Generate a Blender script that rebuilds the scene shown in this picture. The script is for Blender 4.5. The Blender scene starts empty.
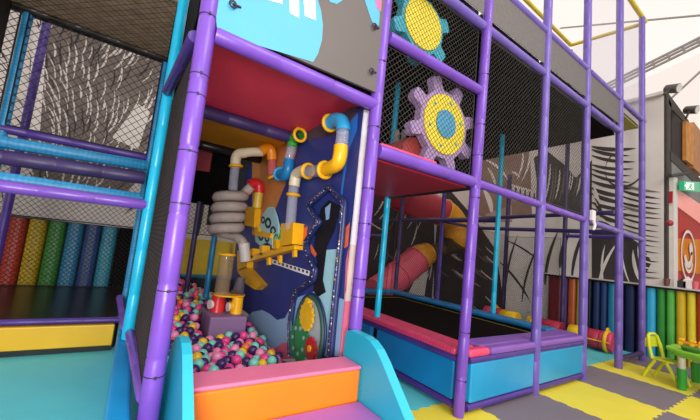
import bpy, math, random
import numpy as np
from mathutils import Vector, Matrix
random.seed(7)
PI = math.pi
scene = bpy.context.scene
COL = scene.collection

# ------------------------------------------------------------------ camera (solved from the frame's 1.2 m grid)
F, PITCH, ROLL, YAW = 317.59, 0.10216, 0.10568, 0.56172
CP = np.array([-0.1748, -1.7802, 1.3102]); SX, SY = -12.045, 5.684
fw = np.array([math.sin(YAW)*math.cos(PITCH), math.cos(YAW)*math.cos(PITCH), math.sin(PITCH)])
_r = np.array([math.cos(YAW), -math.sin(YAW), 0.0]); _u = np.cross(_r, fw)
RR = math.cos(ROLL)*_r + math.sin(ROLL)*_u
UU = -math.sin(ROLL)*_r + math.cos(ROLL)*_u
cam = bpy.data.cameras.new('camera'); camo = bpy.data.objects.new('camera', cam); COL.objects.link(camo)
M4 = Matrix(((RR[0], UU[0], -fw[0], CP[0]), (RR[1], UU[1], -fw[1], CP[1]), (RR[2], UU[2], -fw[2], CP[2]), (0, 0, 0, 1)))
camo.matrix_world = M4
cam.sensor_fit = 'HORIZONTAL'; cam.sensor_width = 36.0; cam.lens = F/700*36
cam.shift_x = -SX/700; cam.shift_y = SY/700
cam.clip_start = 0.05; cam.clip_end = 200
scene.camera = camo

def ray(x, y): return fw + RR*(x-350-SX)/F - UU*(y-210-SY)/F
def onX(x, y, X): d = ray(x, y); return CP + d*((X-CP[0])/d[0])
def onY(x, y, Y): d = ray(x, y); return CP + d*((Y-CP[1])/d[1])
def onZ(x, y, Z): d = ray(x, y); return CP + d*((Z-CP[2])/d[2])
def proj(p):
    d = np.array(p, float)-CP; k = d@fw
    return 350+SX+F*(d@RR)/k, 210+SY-F*(d@UU)/k, k

# ------------------------------------------------------------------ materials
def lin(h):
    if isinstance(h, str):
        h = h.lstrip('#'); c = [int(h[i:i+2], 16)/255 for i in (0, 2, 4)]
    else: c = [v/255 for v in h]
    return tuple(v/12.92 if v <= .04045 else ((v+.055)/1.055)**2.4 for v in c)
MATS = {}
def mat(name, col, rough=.5, var=.12, scale=6, bump=0.0, bscale=60, metal=0, emit=0, alpha=1, trans=0, coat=0, kind='noise', spec=None, quilt=0):
    if name in MATS: return MATS[name]
    m = bpy.data.materials.new(name); m.use_nodes = True
    nt = m.node_tree; b = nt.nodes['Principled BSDF']; N = nt.nodes.new; L = nt.links.new
    c = lin(col)
    tc = N('ShaderNodeTexCoord')
    ns = N('ShaderNodeTexNoise'); ns.inputs['Scale'].default_value = scale; ns.inputs['Detail'].default_value = 3
    L(tc.outputs['Object'], ns.inputs['Vector'])
    rp = N('ShaderNodeValToRGB'); L(ns.outputs['Fac'], rp.inputs['Fac'])
    lo, hi = 1-var, 1+var
    rp.color_ramp.elements[0].position = .3; rp.color_ramp.elements[1].position = .7
    rp.color_ramp.elements[0].color = (*[min(1, v*lo) for v in c], 1); rp.color_ramp.elements[1].color = (*[min(1, v*hi) for v in c], 1)
    L(rp.outputs['Color'], b.inputs['Base Color'])
    b.inputs['Roughness'].default_value = rough; b.inputs['Metallic'].default_value = metal
    if spec is not None: b.inputs['Specular IOR Level'].default_value = spec
    if quilt:
        ck = N('ShaderNodeTexVoronoi'); ck.inputs['Scale'].default_value = quilt; ck.inputs['Randomness'].default_value = .15; L(tc.outputs['Object'], ck.inputs['Vector'])
        mr = N('ShaderNodeMapRange'); L(ck.outputs['Distance'], mr.inputs['Value']); mr.inputs['From Max'].default_value = .7; mr.inputs['To Min'].default_value = 1.12; mr.inputs['To Max'].default_value = .62
        mm = N('ShaderNodeMix'); mm.data_type = 'RGBA'; mm.blend_type = 'MULTIPLY'; mm.inputs['Factor'].default_value = 1; L(rp.outputs['Color'], mm.inputs[6]); L(mr.outputs['Result'], mm.inputs[7]); L(mm.outputs[2], b.inputs['Base Color'])
    if coat: b.inputs['Coat Weight'].default_value = coat
    if alpha < 1: b.inputs['Alpha'].default_value = alpha
    if trans: b.inputs['Transmission Weight'].default_value = trans
    if emit:
        L(rp.outputs['Color'], b.inputs['Emission Color']); b.inputs['Emission Strength'].default_value = emit
    if bump:
        bn = N('ShaderNodeTexNoise') if kind == 'noise' else N('ShaderNodeTexChecker')
        bn.inputs['Scale'].default_value = bscale; L(tc.outputs['Object'], bn.inputs['Vector'])
        bp = N('ShaderNodeBump'); bp.inputs['Strength'].default_value = bump; bp.inputs['Distance'].default_value = .01
        L(bn.outputs['Fac'], bp.inputs['Height']); L(bp.outputs['Normal'], b.inputs['Normal'])
    MATS[name] = m; return m
def spots(name, base, cols, scale=40, rough=.5, thr=.35):
    m = bpy.data.materials.new(name); m.use_nodes = True
    nt = m.node_tree; b = nt.nodes['Principled BSDF']; N = nt.nodes.new; L = nt.links.new
    tc = N('ShaderNodeTexCoord'); v = N('ShaderNodeTexVoronoi'); v.inputs['Scale'].default_value = scale
    L(tc.outputs['Object'], v.inputs['Vector'])
    r = N('ShaderNodeValToRGB'); r.color_ramp.interpolation = 'CONSTANT'
    sep = N('ShaderNodeSeparateColor'); L(v.outputs['Color'], sep.inputs['Color']); L(sep.outputs['Red'], r.inputs['Fac'])
    e = r.color_ramp.elements; e[0].color = (*lin(cols[0]), 1); e[1].position = 1/len(cols); e[1].color = (*lin(cols[1]), 1)
    for i, c in enumerate(cols[2:]):
        q = e.new((i+2)/len(cols)); q.color = (*lin(c), 1)
    lt = N('ShaderNodeMath'); lt.operation = 'LESS_THAN'; lt.inputs[1].default_value = thr; L(v.outputs['Distance'], lt.inputs[0])
    mx = N('ShaderNodeMix'); mx.data_type = 'RGBA'; L(lt.outputs[0], mx.inputs['Factor'])
    mx.inputs[6].default_value = (*lin(base), 1); L(r.outputs['Color'], mx.inputs[7])
    L(mx.outputs[2], b.inputs['Base Color']); b.inputs['Roughness'].default_value = rough
    return m
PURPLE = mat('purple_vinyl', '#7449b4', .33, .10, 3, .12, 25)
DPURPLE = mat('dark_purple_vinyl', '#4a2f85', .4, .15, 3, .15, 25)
GLAREPURPLE = mat('glare_purple_vinyl', '#725cb2', .36, .10, 3, .12, 25)  # the same purple vinyl, veiling glare put into a paler colour
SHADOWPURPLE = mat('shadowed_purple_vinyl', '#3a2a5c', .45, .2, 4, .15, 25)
CYAN = mat('cyan_vinyl', '#12b4dc', .32, .12, 3, .12, 25)
BLUENET = mat('blue_quilted_vinyl', '#2a92c8', .45, .1, 15, .3, 50, quilt=30)
TEALFLOOR = mat('teal_foam', '#5ccad3', .6, .05, 2, .25, 160)
YELMAT = mat('yellow_foam', '#efdc40', .65, .05, 2, .25, 160)
GREYMAT = mat('grey_foam', '#7f737a', .7, .06, 2, .25, 160)
BLACK = mat('black_fabric', '#0b0a0a', .9, .3, 8, spec=.1)
BLACKV = mat('black_vinyl', '#1c1a1c', .3, .3, 4)
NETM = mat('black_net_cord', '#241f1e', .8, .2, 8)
NETLIT = mat('lit_net_cord', '#4a4640', .85, .2, 8)  # black cord again, the light falling on it put into a paler colour
TIE = mat('black_cable_tie', '#2a1f3a', .5, .1)
CEIL = None

# ------------------------------------------------------------------ mesh building
class MB:
    def __init__(s): s.v = []; s.f = []; s.m = []; s.mats = []; s.sm = []
    def mi(s, m):
        if m not in s.mats: s.mats.append(m)
        return s.mats.index(m)
    def add(s, vs, fs, m, smooth=False):
        o = len(s.v); s.v += [tuple(float(c) for c in v) for v in vs]; k = s.mi(m)
        for f in fs: s.f.append([o+i for i in f]); s.m.append(k); s.sm.append(smooth)
    def box(s, x0, x1, y0, y1, z0, z1, m):
        vs = [(x, y, z) for x in (x0, x1) for y in (y0, y1) for z in (z0, z1)]
        s.add(vs, [(0, 1, 3, 2), (4, 6, 7, 5), (0, 4, 5, 1), (2, 3, 7, 6), (0, 2, 6, 4), (1, 5, 7, 3)], m)
    def rbox(s, x0, x1, y0, y1, z0, z1, m, r=.015):   # box with rounded edges: chamfered in two steps
        X, Y, Z = (x0+x1)/2, (y0+y1)/2, (z0+z1)/2; h = ((x1-x0)/2, (y1-y0)/2, (z1-z0)/2)
        r = min(r, *[q*.9 for q in h])
        import bmesh
        bm = bmesh.new(); bmesh.ops.create_cube(bm, size=1)
        for v in bm.verts: v.co = Vector((X+v.co.x*2*h[0], Y+v.co.y*2*h[1], Z+v.co.z*2*h[2]))
        bmesh.ops.bevel(bm, geom=bm.edges[:], offset=r, segments=3, affect='EDGES', profile=.5)
        bm.verts.index_update()
        s.add([v.co for v in bm.verts], [[v.index for v in f.verts] for f in bm.faces], m, False); bm.free()
    def poly(s, pts, m): s.add(pts, [list(range(len(pts)))], m)
    def prism(s, pts, off, m, m2=None):                 # polygon pts (3-D, planar) extruded by vector off
        n = len(pts); off = np.array(off, float)
        vs = [np.array(p, float) for p in pts]+[np.array(p, float)+off for p in pts]
        s.add(vs, [list(range(n))[::-1], list(range(n, 2*n))], m)
        s.add(vs, [(i, (i+1) % n, n+(i+1) % n, n+i) for i in range(n)], m2 or m)
    def tube(s, pts, r, m, n=12, caps=True, smooth=True, prof=None):
        P = [np.array(p, float) for p in pts]; k = len(P)
        rs = [r]*k if not hasattr(r, '__len__') else list(r)
        T = []
        for i in range(k):
            t = P[min(i+1, k-1)]-P[max(i-1, 0)]; T.append(t/(np.linalg.norm(t)+1e-12))
        a = np.array([0, 0, 1.0]) if abs(T[0][2]) < .9 else np.array([1.0, 0, 0])
        n1 = np.cross(T[0], a); n1 /= np.linalg.norm(n1)
        vs = []
        for i in range(k):
            if i: n1 = n1-T[i]*(n1@T[i]); n1 /= np.linalg.norm(n1)
            n2 = np.cross(T[i], n1)
            for j in range(n):
                w = 2*PI*j/n; vs.append(P[i]+rs[i]*(math.cos(w)*n1+math.sin(w)*n2))
        fs = [(i*n+j, i*n+(j+1) % n, (i+1)*n+(j+1) % n, (i+1)*n+j) for i in range(k-1) for j in range(n)]
        s.add(vs, fs, m, smooth)
        if caps: s.add(vs[:n], [list(range(n))[::-1]], m); s.add(vs[-n:], [list(range(n))], m)
    def ball(s, c, r, m, n=10, k=7):
        vs = [(c[0], c[1], c[2]-r)]
        for i in range(1, k):
            t = PI*i/k
            for j in range(n):
                w = 2*PI*j/n; vs.append((c[0]+r*math.sin(t)*math.cos(w), c[1]+r*math.sin(t)*math.sin(w), c[2]-r*math.cos(t)))
        vs.append((c[0], c[1], c[2]+r)); fs = []
        for j in range(n): fs.append((0, 1+(j+1) % n, 1+j)); fs.append((len(vs)-1, 1+(k-2)*n+j, 1+(k-2)*n+(j+1) % n))
        for i in range(k-2):
            for j in range(n): a = 1+i*n; fs.append((a+j, a+(j+1) % n, a+n+(j+1) % n, a+n+j))
        s.add(vs, fs, m, True)
    def torus(s, c, axis, R, r, m, n=20, k=8):
        ax = np.array(axis, float); ax /= np.linalg.norm(ax)
        a = np.array([0, 0, 1.0]) if abs(ax[2]) < .9 else np.array([1.0, 0, 0])
        e1 = np.cross(ax, a); e1 /= np.linalg.norm(e1); e2 = np.cross(ax, e1); c = np.array(c, float)
        vs = []
        for i in range(n):
            w = 2*PI*i/n; d = math.cos(w)*e1+math.sin(w)*e2
            for j in range(k):
                q = 2*PI*j/k; vs.append(c+d*(R+r*math.cos(q))+ax*(r*math.sin(q)))
        fs = [(i*k+j, ((i+1) % n)*k+j, ((i+1) % n)*k+(j+1) % k, i*k+(j+1) % k) for i in range(n) for j in range(k)]
        s.add(vs, fs, m, True)
    def build(s, name, parent=None, loc=None):
        me = bpy.data.meshes.new(name)
        L = np.array(parent['_loc'] if parent is not None and '_loc' in parent else (loc if loc is not None else (0, 0, 0)), float)
        if parent is not None and '_loc' not in parent: L = np.zeros(3)
        me.from_pydata([tuple(np.array(v)-L) for v in s.v], [], s.f)
        for m in s.mats: me.materials.append(m)
        me.polygons.foreach_set('material_index', s.m); me.polygons.foreach_set('use_smooth', s.sm)
        me.update()
        import bmesh
        bm = bmesh.new(); bm.from_mesh(me); bmesh.ops.recalc_face_normals(bm, faces=bm.faces[:]); bm.to_mesh(me); bm.free()
        o = bpy.data.objects.new(name, me); COL.objects.link(o)
        if parent is not None:
            o.parent = parent; o['_loc'] = [float(v) for v in L]
        else: o.location = L; o['_loc'] = [float(v) for v in L]
        return o
def sub(name, mb, part):                                  # a sub-part: shares its part's (identity) frame
    return mb.build(name, part)
def tag(o, label, cat, group=None, kind=None):
    o['label'] = label; o['category'] = cat
    if group: o['group'] = group
    if kind: o['kind'] = kind
    return o
def root(name, loc, label, cat, group=None):
    o = bpy.data.objects.new(name, None); COL.objects.link(o); o.location = loc; o['_loc'] = [float(v) for v in loc]
    o.empty_display_size = .1
    return tag(o, label, cat, group)
def struct(name, mb): o = mb.build(name); o['kind'] = 'structure'; return o
def cr(pts, n=6):                                         # Catmull-Rom through points
    P = [np.array(p, float) for p in pts]; P = [2*P[0]-P[1]]+P+[2*P[-1]-P[-2]]; out = []
    for i in range(1, len(P)-2):
        for j in range(n):
            t = j/n; a, b, c, d = P[i-1:i+3]
            out.append(.5*(2*b+(c-a)*t+(2*a-5*b+4*c-d)*t*t+(3*b-a-3*c+d)*t**3))
    return out+[P[-2]]

def sleeve(mb, a, b, r, m, seg=.34):                      # foam sleeve with pinched seams
    a = np.array(a, float); b = np.array(b, float); L = np.linalg.norm(b-a); k = max(1, round(L/seg))
    pts, rs = [], []
    for i in range(k):
        for t, q in ((0.0, .93), (.03, 1.0), (.5, 1.01), (.97, 1.0)):
            pts.append(a+(b-a)*((i+t)/k)); rs.append(r*q)
    pts.append(b); rs.append(r*.93)
    mb.tube(pts, rs, m, 14)
def post(name, x, y, z0, z1, r, m, label, group=None, ties=(), dx=0, dy=0):
    o = root(name, (x, y, z0), label, 'post', group)
    mb = MB(); sleeve(mb, (x, y, z0), (x+dx, y+dy, z1), r, m); mb.build('foam_sleeve', o)
    for z in ties:
        t = MB(); q = (z-z0)/(z1-z0); t.torus((x+dx*q, y+dy*q, z), (dx, dy, z1-z0), r*.985, .003, TIE, 18, 6)
        t.box(x+dx*q-.006, x+dx*q+.006, y+dy*q-r-.008, y+dy*q-r+.004, z-.006, z+.006, TIE); t.build('cable_tie', o)
    return o
def rail(a, b, r, m, label, group=None, name='padded_rail', cat='rail'):
    a = np.array(a, float); b = np.array(b, float)
    mb = MB(); sleeve(mb, a, b, r, m); o = mb.build(name, None, a); return tag(o, label, cat, group)
def net(c00, c10, c11, c01, d, w, m, label, border=True, group=None):
    """diamond netting of real cords over the quad c00-c10-c11-c01"""
    A, B, Cc, D = [np.array(q, float) for q in (c00, c10, c11, c01)]
    W = np.linalg.norm(B-A); H = np.linalg.norm(D-A); ex = (B-A)/W; ez = (D-A)/H
    nr = np.cross(ex, ez); nr /= np.linalg.norm(nr)
    mb = MB(); P = lambda u, v: A+ex*u+ez*v
    def cord(p, q, w):
        t = (q-p)/(np.linalg.norm(q-p)+1e-9); s1 = np.cross(t, nr)
        vs = [p+s1*w/2, p-s1*w/2*.5+nr*w*.43, p-s1*w/2*.5-nr*w*.43]; vs += [v+(q-p) for v in vs]
        mb.add(vs, [(0, 1, 4, 3), (1, 2, 5, 4), (2, 0, 3, 5)], m)
    s = -H
    while s < W+H:
        for sg in (1, -1):                                # u = s + sg*v
            v0, v1 = 0, H
            if sg == 1: v0 = max(v0, -s); v1 = min(v1, W-s)
            else: v0 = max(v0, s-W); v1 = min(v1, s)
            if v1-v0 > .02: cord(P(s+sg*v0, v0), P(s+sg*v1, v1), w)
        s += d
    if border:
        for p, q in ((A, B), (B, Cc), (Cc, D), (D, A)): cord(p, q, w*2.2)
    o = mb.build('safety_net', None, A); return tag(o, label, 'net', group)

# ================================================================== SETTING
mb = MB(); mb.box(-8, 18, -9, 9, -.12, -.021, mat('screed', '#8c8a88', .8, .08, 3)); struct('floor', mb)
WALLL = mat('mural_pale_paint', '#d2c9c3', .8, .06, 2)
WALLD = mat('mural_dark_paint', '#3a3230', .8, .12, 3)
WALLM = mat('mural_brown_paint', '#71655f', .8, .12, 3)
def leaf(mb, T, p, a, L, w, m, e, bend=.0):               # one leaflet on a wall; T maps (u,z,offset) to space
    n = 6; up, dn = [], []
    for i in range(n+1):
        t = i/n; an = a+bend*t
        c = (p[0]+L*t*math.cos(an), p[1]+L*t*math.sin(an)); h = w*math.sin(PI*min(1, t*.93+.07))**.7/2
        up.append((c[0]-h*math.sin(an), c[1]+h*math.cos(an))); dn.append((c[0]+h*math.sin(an), c[1]-h*math.cos(an)))
    mb.poly([T(u, z, e) for u, z in dn+up[::-1]], m)
def frond(mb, T, p0, p1, sag, n, L, w, m, e, spread=1.0, ub=None, both=True):
    dx, dz = p1[0]-p0[0], p1[1]-p0[1]; A = math.atan2(dz, dx); ln = math.hypot(dx, dz)
    for i in range(n):
        t = (i+.5)/n
        c = (p0[0]+dx*t-math.sin(A)*sag*math.sin(PI*t)*ln, p0[1]+dz*t+math.cos(A)*sag*math.sin(PI*t)*ln)
        an = A+math.cos(PI*t)*sag*2
        for sg in ((1, -1) if both else (1,)):
            q = L*(.55+.6*math.sin(PI*min(1, t+.12)))*random.uniform(.85, 1.1)
            if ub and not ub(c[0]+q*math.cos(an+sg*spread), c[1]+q*math.sin(an+sg*spread)): q *= .4
            if ub and not ub(c[0]+q*math.cos(an+sg*spread), c[1]+q*math.sin(an+sg*spread)): continue
            leaf(mb, T, c, an+sg*spread*random.uniform(.88, 1.1), q, w*random.uniform(.8, 1.2), m, e+i*2e-5, -sg*.35)
# back wall (Y const) and right wall (X const) with the palm mural painted on
WX, WY = 7.8, 5.0
mb = MB(); mb.box(-4, WX+.15, WY, WY+.15, -.02, 4.8, WALLL)
TB = lambda u, z, e: (u, WY-.004-e, z)
TR = lambda u, z, e: (WX-.004-e, u, z)
LITE = mat('mural_highlight_paint', '#d9d0ca', .8, .04, 2)
class Wall:                                               # strokes of the palm painting, laid out along one wall
    def __init__(s, mb, T, f): s.mb, s.T, s.f, s.e = mb, T, f, 0
    def stroke(s, a, b, wpx, m, bend=0):
        A_, B_ = s.f(*a), s.f(*b); d = (B_[0]-A_[0], B_[1]-A_[1]); L = math.hypot(*d); s.e += 3e-5
        k = L/max(1e-6, math.hypot(a[0]-b[0], a[1]-b[1]))
        leaf(s.mb, s.T, A_, math.atan2(d[1], d[0])-bend/2, L, wpx*k, m, s.e, bend)
    def fill(s, px, m): s.e += 3e-5; s.mb.poly([s.T(*s.f(x, y), s.e) for x, y in px], m)
rnd = random.Random(3)
wb = Wall(mb, TB, lambda x, y: (onY(x, y, WY)[0], onY(x, y, WY)[2]))
wb.fill([(30, 60), (60, 15), (160, 10), (165, 150), (120, 200), (40, 195), (26, 150)], WALLM)
for x in range(-10, 190, 7):                              # left: arcs of pale slits fanning out
    for y in range(14, 215, 11):
        if rnd.random() < .62:
            t = (x-85)/60.0; L = rnd.uniform(14, 28); ang = -1.2+.6*t+.25*math.sin(y/23.0)+rnd.uniform(-.08, .08)
            wb.stroke((x+rnd.uniform(-2, 2), y+rnd.uniform(-3, 3)), (x+L*math.cos(ang), y+L*math.sin(ang)), rnd.uniform(.8, 1.9), rnd.choice([LITE, WALLL, WALLL, WALLD]), .35)
wb.fill([(112, 138), (138, 104), (150, 112), (138, 150)], WALLL)
wb.fill([(26, 130), (34, 30), (48, 25), (40, 135)], LITE)
wb.fill([(188, 240), (192, 175), (205, 175), (215, 205), (222, 240)], WALLL); wb.stroke((197, 236), (205, 176), 6, WALLD)
# behind slide and trampoline: dark fronds with pale slits
wb.fill([(362, 305), (362, 185), (390, 180), (434, 200), (434, 310)], WALLD)
for i in range(26):
    x = rnd.uniform(362, 430); y = rnd.uniform(190, 300); L = rnd.uniform(14, 30); a = rnd.choice([-1.0, -.9, -1.2, .75])
    wb.stroke((x, y), (min(433, x+L*math.cos(a)), y+L*math.sin(a)), rnd.uniform(.9, 2.0), rnd.choice([WALLL, WALLL, WALLM]), .25)
wb.fill([(408, 293), (418, 272), (428, 268), (424, 296)], LITE)
struct('wall_back', mb)
mb = MB(); mb.box(WX, WX+.15, -.12, WY, -.02, 4.8, WALLL)
ww = Wall(mb, TR, lambda x, y: (onX(x, y, WX)[1], onX(x, y, WX)[2]))
ww.fill([(434, 312), (434, 205), (450, 190), (472, 215), (496, 250), (505, 310)], WALLD)
for i in range(30):
    x = rnd.uniform(436, 492); y = rnd.uniform(205, 300); L = rnd.uniform(12, 26)
    ww.stroke((x, y), (x+L*math.cos(.75), y+L*math.sin(.75)), rnd.uniform(.8, 1.7), rnd.choice([WALLL, WALLM]), -.2)
ww.fill([(478, 158), (530, 150), (532, 215), (500, 222), (478, 215)], mat('mural_tan_paint', '#8a6f62', .8, .12, 3))
for a, b, w in (((486, 160), (512, 176), 2.2), ((488, 168), (500, 190), 2), ((523, 152), (521, 180), 2), ((530, 152), (526, 182), 2), ((484, 190), (496, 214), 5), ((512, 172), (521, 176), 2)): ww.stroke(a, b, w, LITE, .3)
ww.fill([(512, 184), (552, 196), (552, 208), (512, 200)], WALLL)
for i in range(8): ww.stroke((516+i*4.6, 187+i*1.5), (515.5+i*4.6, 201+i*1.1), 2.0, WALLD)
ww.fill([(486, 214), (512, 205), (512, 222), (486, 222)], mat('mural_rose_paint', '#a98f86', .8, .08, 3))
# middle: tall dark frond with upright slits
ww.fill([(534, 158), (546, 150), (566, 166), (576, 178), (592, 160), (592, 226), (540, 206)], WALLD)
for i in range(15):
    x = 540+i*3.4; ww.stroke((x+rnd.uniform(-1, 1), 166+max(0, i-3)*1.1+rnd.uniform(-3, 3)), (x-3, 196+rnd.uniform(-3, 14)), rnd.uniform(.9, 1.7), rnd.choice([WALLM, WALLL, WALLM]), .15)
for a, b, w in (((505, 300), (512, 232), 2.2), ((522, 302), (534, 240), 2), ((545, 285), (553, 228), 3), ((500, 262), (535, 300), 2.5), ((506, 240), (548, 262), 1.8), ((572, 280), (580, 226), 3), ((560, 268), (566, 230), 4)): ww.stroke(a, b, w, WALLD, .2)
# towards the corner: sweeping horizontal leaves
for i in range(13):
    y = 147+i*6.2; ww.stroke((592, y-2+rnd.uniform(-2, 2)), (628+rnd.uniform(-5, 8), y+6+i*.5), rnd.uniform(3.2, 5.4), WALLD, -.25)
for i in range(8): ww.stroke((594+rnd.uniform(-1, 2), 186+i*6), (604+i*1.2, 224+rnd.uniform(-4, 4)), rnd.uniform(2, 3.6), rnd.choice([WALLD, WALLD, WALLL]), .3)
for i in range(17):
    y = 188+i*5.4; ww.stroke((612+rnd.uniform(0, 10), y-4), (661-rnd.uniform(0, 4), y+8+rnd.uniform(-1, 2)), rnd.uniform(2.0, 3.6), WALLD if i % 4 else WALLM, -.2)
ww.fill([(592, 290), (592, 232), (612, 226), (640, 244), (652, 262), (640, 286), (612, 289)], WALLD)
for a, b, w in (((598, 288), (612, 240), 2.6), ((604, 288), (600, 244), 2), ((622, 284), (612, 246), 2.4), ((630, 284), (616, 240), 1.6), ((641, 283), (629, 250), 3.2), ((646, 276), (634, 246), 1.6)): ww.stroke(a, b, w, LITE, .2)
for i in range(7):
    y = 236+i*6.0; ww.stroke((641, y), (661.5, y+6), 2.0, LITE, -.15)
c = onX(624, 168, WX)
ringp = [(c[1]+.30*math.cos(t), c[2]+.38*math.sin(t)) for t in np.linspace(-2.6, .9, 20)]
for (u0, z0), (u1, z1) in zip(ringp, ringp[1:]):
    mb.poly([TR(u0, z0-.02, .005), TR(u1, z1-.02, .005), TR(u1, z1+.02, .005), TR(u0, z0+.02, .005)], WALLD)
struct('wall_right', mb)
PILB = mat('charcoal_steel', '#453d39', .7, .1, spec=.1); PILW = mat('white_steel', '#d9d2cc', .5, .05)
mb = MB(); mb.box(7.80, 7.95, -.155, -.121, -.02, 4.92, PILB); struct('trim_1', mb)                      # dark corner pillar
mb = MB(); mb.box(8.03, 8.30, -.20, -.14, 1.22, 3.3, PILW); struct('trim_2', mb)                          # white pillar under
mb = MB(); mb.box(7.7, WX+.15, -.12, WY, 4.8, 4.86, WALLL); struct('trim_3', mb)
# marquee roof: luminous white fabric, and its end wall
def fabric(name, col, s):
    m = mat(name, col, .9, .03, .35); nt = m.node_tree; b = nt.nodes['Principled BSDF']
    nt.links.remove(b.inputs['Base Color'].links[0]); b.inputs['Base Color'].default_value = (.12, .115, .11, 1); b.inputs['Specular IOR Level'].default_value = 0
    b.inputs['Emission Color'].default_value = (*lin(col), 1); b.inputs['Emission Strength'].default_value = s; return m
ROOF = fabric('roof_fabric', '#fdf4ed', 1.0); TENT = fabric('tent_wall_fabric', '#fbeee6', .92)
mb = MB(); mb.poly([(-10, -10, 7.5), (20, -10, 7.5), (20, 0, 12), (-10, 0, 12)], ROOF); mb.poly([(-10, 0, 12), (20, 0, 12), (20, 10, 9.5), (-10, 10, 9.5)], ROOF)
struct('ceiling', mb)
mb = MB(); mb.poly([(19.9, -10, -.1), (19.9, 10, -.1), (19.9, 10, 9.6), (19.9, 0, 12.1), (19.9, -10, 7.6)], TENT); struct('wall_tent_end', mb)
mb = MB(); mb.poly([(-10, 9.9, -.1), (20, 9.9, -.1), (20, 9.9, 9.6), (-10, 9.9, 9.6)], TENT); struct('wall_tent_side', mb)

# ------------------------------------------------------------------ jigsaw floor mats
def jig_edge(a, b, amp, n=14):
    a = np.array(a); b = np.array(b); t = (b-a); L = np.linalg.norm(t); t = t/L; q = np.array([-t[1], t[0]])
    pts = []
    for i in range(n):
        s0, s1 = i/n*L, (i+1)/n*L; h = (s1-s0); sg = amp if i % 2 == 0 else -amp
        pts += [a+t*(s0+h*.12)+q*sg, a+t*(s1-h*.12)+q*sg]
    return [a]+pts
GX = lambda i: -1.3+i; GY = lambda j: -1.78+j
def floor_mat(i, j, m, label, group):
    x0, x1, y0, y1 = GX(i), GX(i)+1, GY(j), GY(j)+1
    a = .009
    e1 = jig_edge((x0, y0), (x1, y0), a); e3 = jig_edge((x0, y1), (x1, y1), a)[::-1]
    e2 = jig_edge((x1, y0), (x1, y1), a); e4 = jig_edge((x0, y0), (x0, y1), a)[::-1]
    ring = e1+e2+[np.array((x1, y1))]+[p for p in e3[:-1]]+[np.array((x0, y1))]+[p for p in e4[:-1]]
    mb = MB(); mb.prism([(p[0], p[1], -.02) for p in ring], (0, 0, .02), m); o = mb.build('foam_mat', None, (x0, y0, -.02))
    tag(o, label, 'floor mat', group)
gy, gg, gt = 'yellow jigsaw floor mats', 'grey jigsaw floor mats', 'teal jigsaw floor mats'
for i, j, c, lab in [
    (3, 1, 'y', 'yellow foam floor mat under the front corner post of the trampoline'), (4, 1, 'g', 'grey foam floor mat before the first trampoline side panel'),
    (5, 1, 'y', 'yellow foam floor mat before the second trampoline side panel'), (6, 1, 'g', 'grey foam floor mat just past the far end of the trampoline'),
    (7, 1, 'y', 'yellow foam floor mat under the lime chair and a purple post'), (8, 1, 'g', 'grey foam floor mat behind the lime chair by the padded wall'),
    (6, 0, 'y', 'yellow foam floor mat beneath the front edge of the green table'), (7, 0, 'g', 'grey foam floor mat underneath the green table'), (5, 0, 'g', 'grey foam floor mat at the bottom edge before the table'),
    (4, 0, 'y', 'yellow foam floor mat at the bottom edge beside the grey one'), (8, 0, 'y', 'yellow foam floor mat at the foot of the padded yellow wall'),
    (3, 2, 't', 'teal foam floor mat beside the trampoline skirt near the steps'), (2, 2, 't', 'teal foam floor mat behind the steps side board'), (2, 1, 't', 'teal foam floor mat beneath the foam steps'),
    (7, 2, 't', 'teal foam floor mat beside the yellow and red rollers'), (8, 2, 't', 'teal foam floor mat against the navy wall rolls'), (7, 3, 't', 'teal foam floor mat behind the rollers'), (8, 3, 't', 'teal foam floor mat behind the rollers by the wall'), (6, 2, 't', 'teal foam floor mat at the end of the trampoline'),
    (0, 2, 't', 'teal foam floor mat in the bottom corner of the open bay'), (0, 3, 't', 'teal foam floor mat in the middle of the open bay'), (0, 4, 't', 'teal foam floor mat at the foot of the yellow step'),
    (1, 2, 't', 'teal foam floor mat beside the blue padded kerb, nearest part'), (1, 3, 't', 'teal foam floor mat beside the blue padded kerb, showing a seam'), (1, 4, 't', 'teal foam floor mat where the blue kerb meets the yellow step')]:
    floor_mat(i, j, {'y': YELMAT, 'g': GREYMAT, 't': TEALFLOOR}[c], lab, {'y': gy, 'g': gg, 't': gt}[c])

# ================================================================== FRAME
ZM, ZT, ZG, Z3, Z4 = 2.045, 2.40, 2.934, 3.59, 4.117
fp = 'purple padded front posts'
post('padded_post', 0.010, 0, 0, 4.2, .047, PURPLE, 'nearest purple padded post beside the ball pit opening', fp, (.62, 1.02, 1.45, 1.72, 2.02, 2.13, 2.46), dx=-0.026)
post('padded_post', 1.178, 0, 0, 4.2, .046, PURPLE, 'purple padded post between ball pit panel and trampoline', fp, (.78, 1.0, 1.12, 1.5, 1.75, 2.2, 2.7), dx=-0.010)
post('padded_post', 2.365, 0, 0, 4.3, .046, PURPLE, 'purple padded post at the front corner of the trampoline', fp, (.3, .7, 1.9, 2.3, 2.6, 3.1), dx=0.082)
post('padded_post', 3.630, 0, 0, 6.1, .047, GLAREPURPLE, 'purple padded post between the two blue trampoline panels', fp, dx=-0.035)
post('padded_post', 4.825, 0, 0, 6.1, .047, GLAREPURPLE, 'purple padded post carrying the white box', fp, dx=-0.135)
post('padded_post', 6.080, 0, 0, 6.1, .049, GLAREPURPLE, 'purple padded post standing on a yellow mat past the trampoline', fp, dx=-0.170)
post('padded_post', 7.140, 0, 0, 6.05, .045, GLAREPURPLE, 'end purple padded post nearest the padded wall', fp, dx=-0.134)
cp = 'cyan padded posts'
post('padded_post', -.1, 1.2, 0.445, 4.2, .042, CYAN, 'cyan padded post just behind the nearest purple post', cp)
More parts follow.
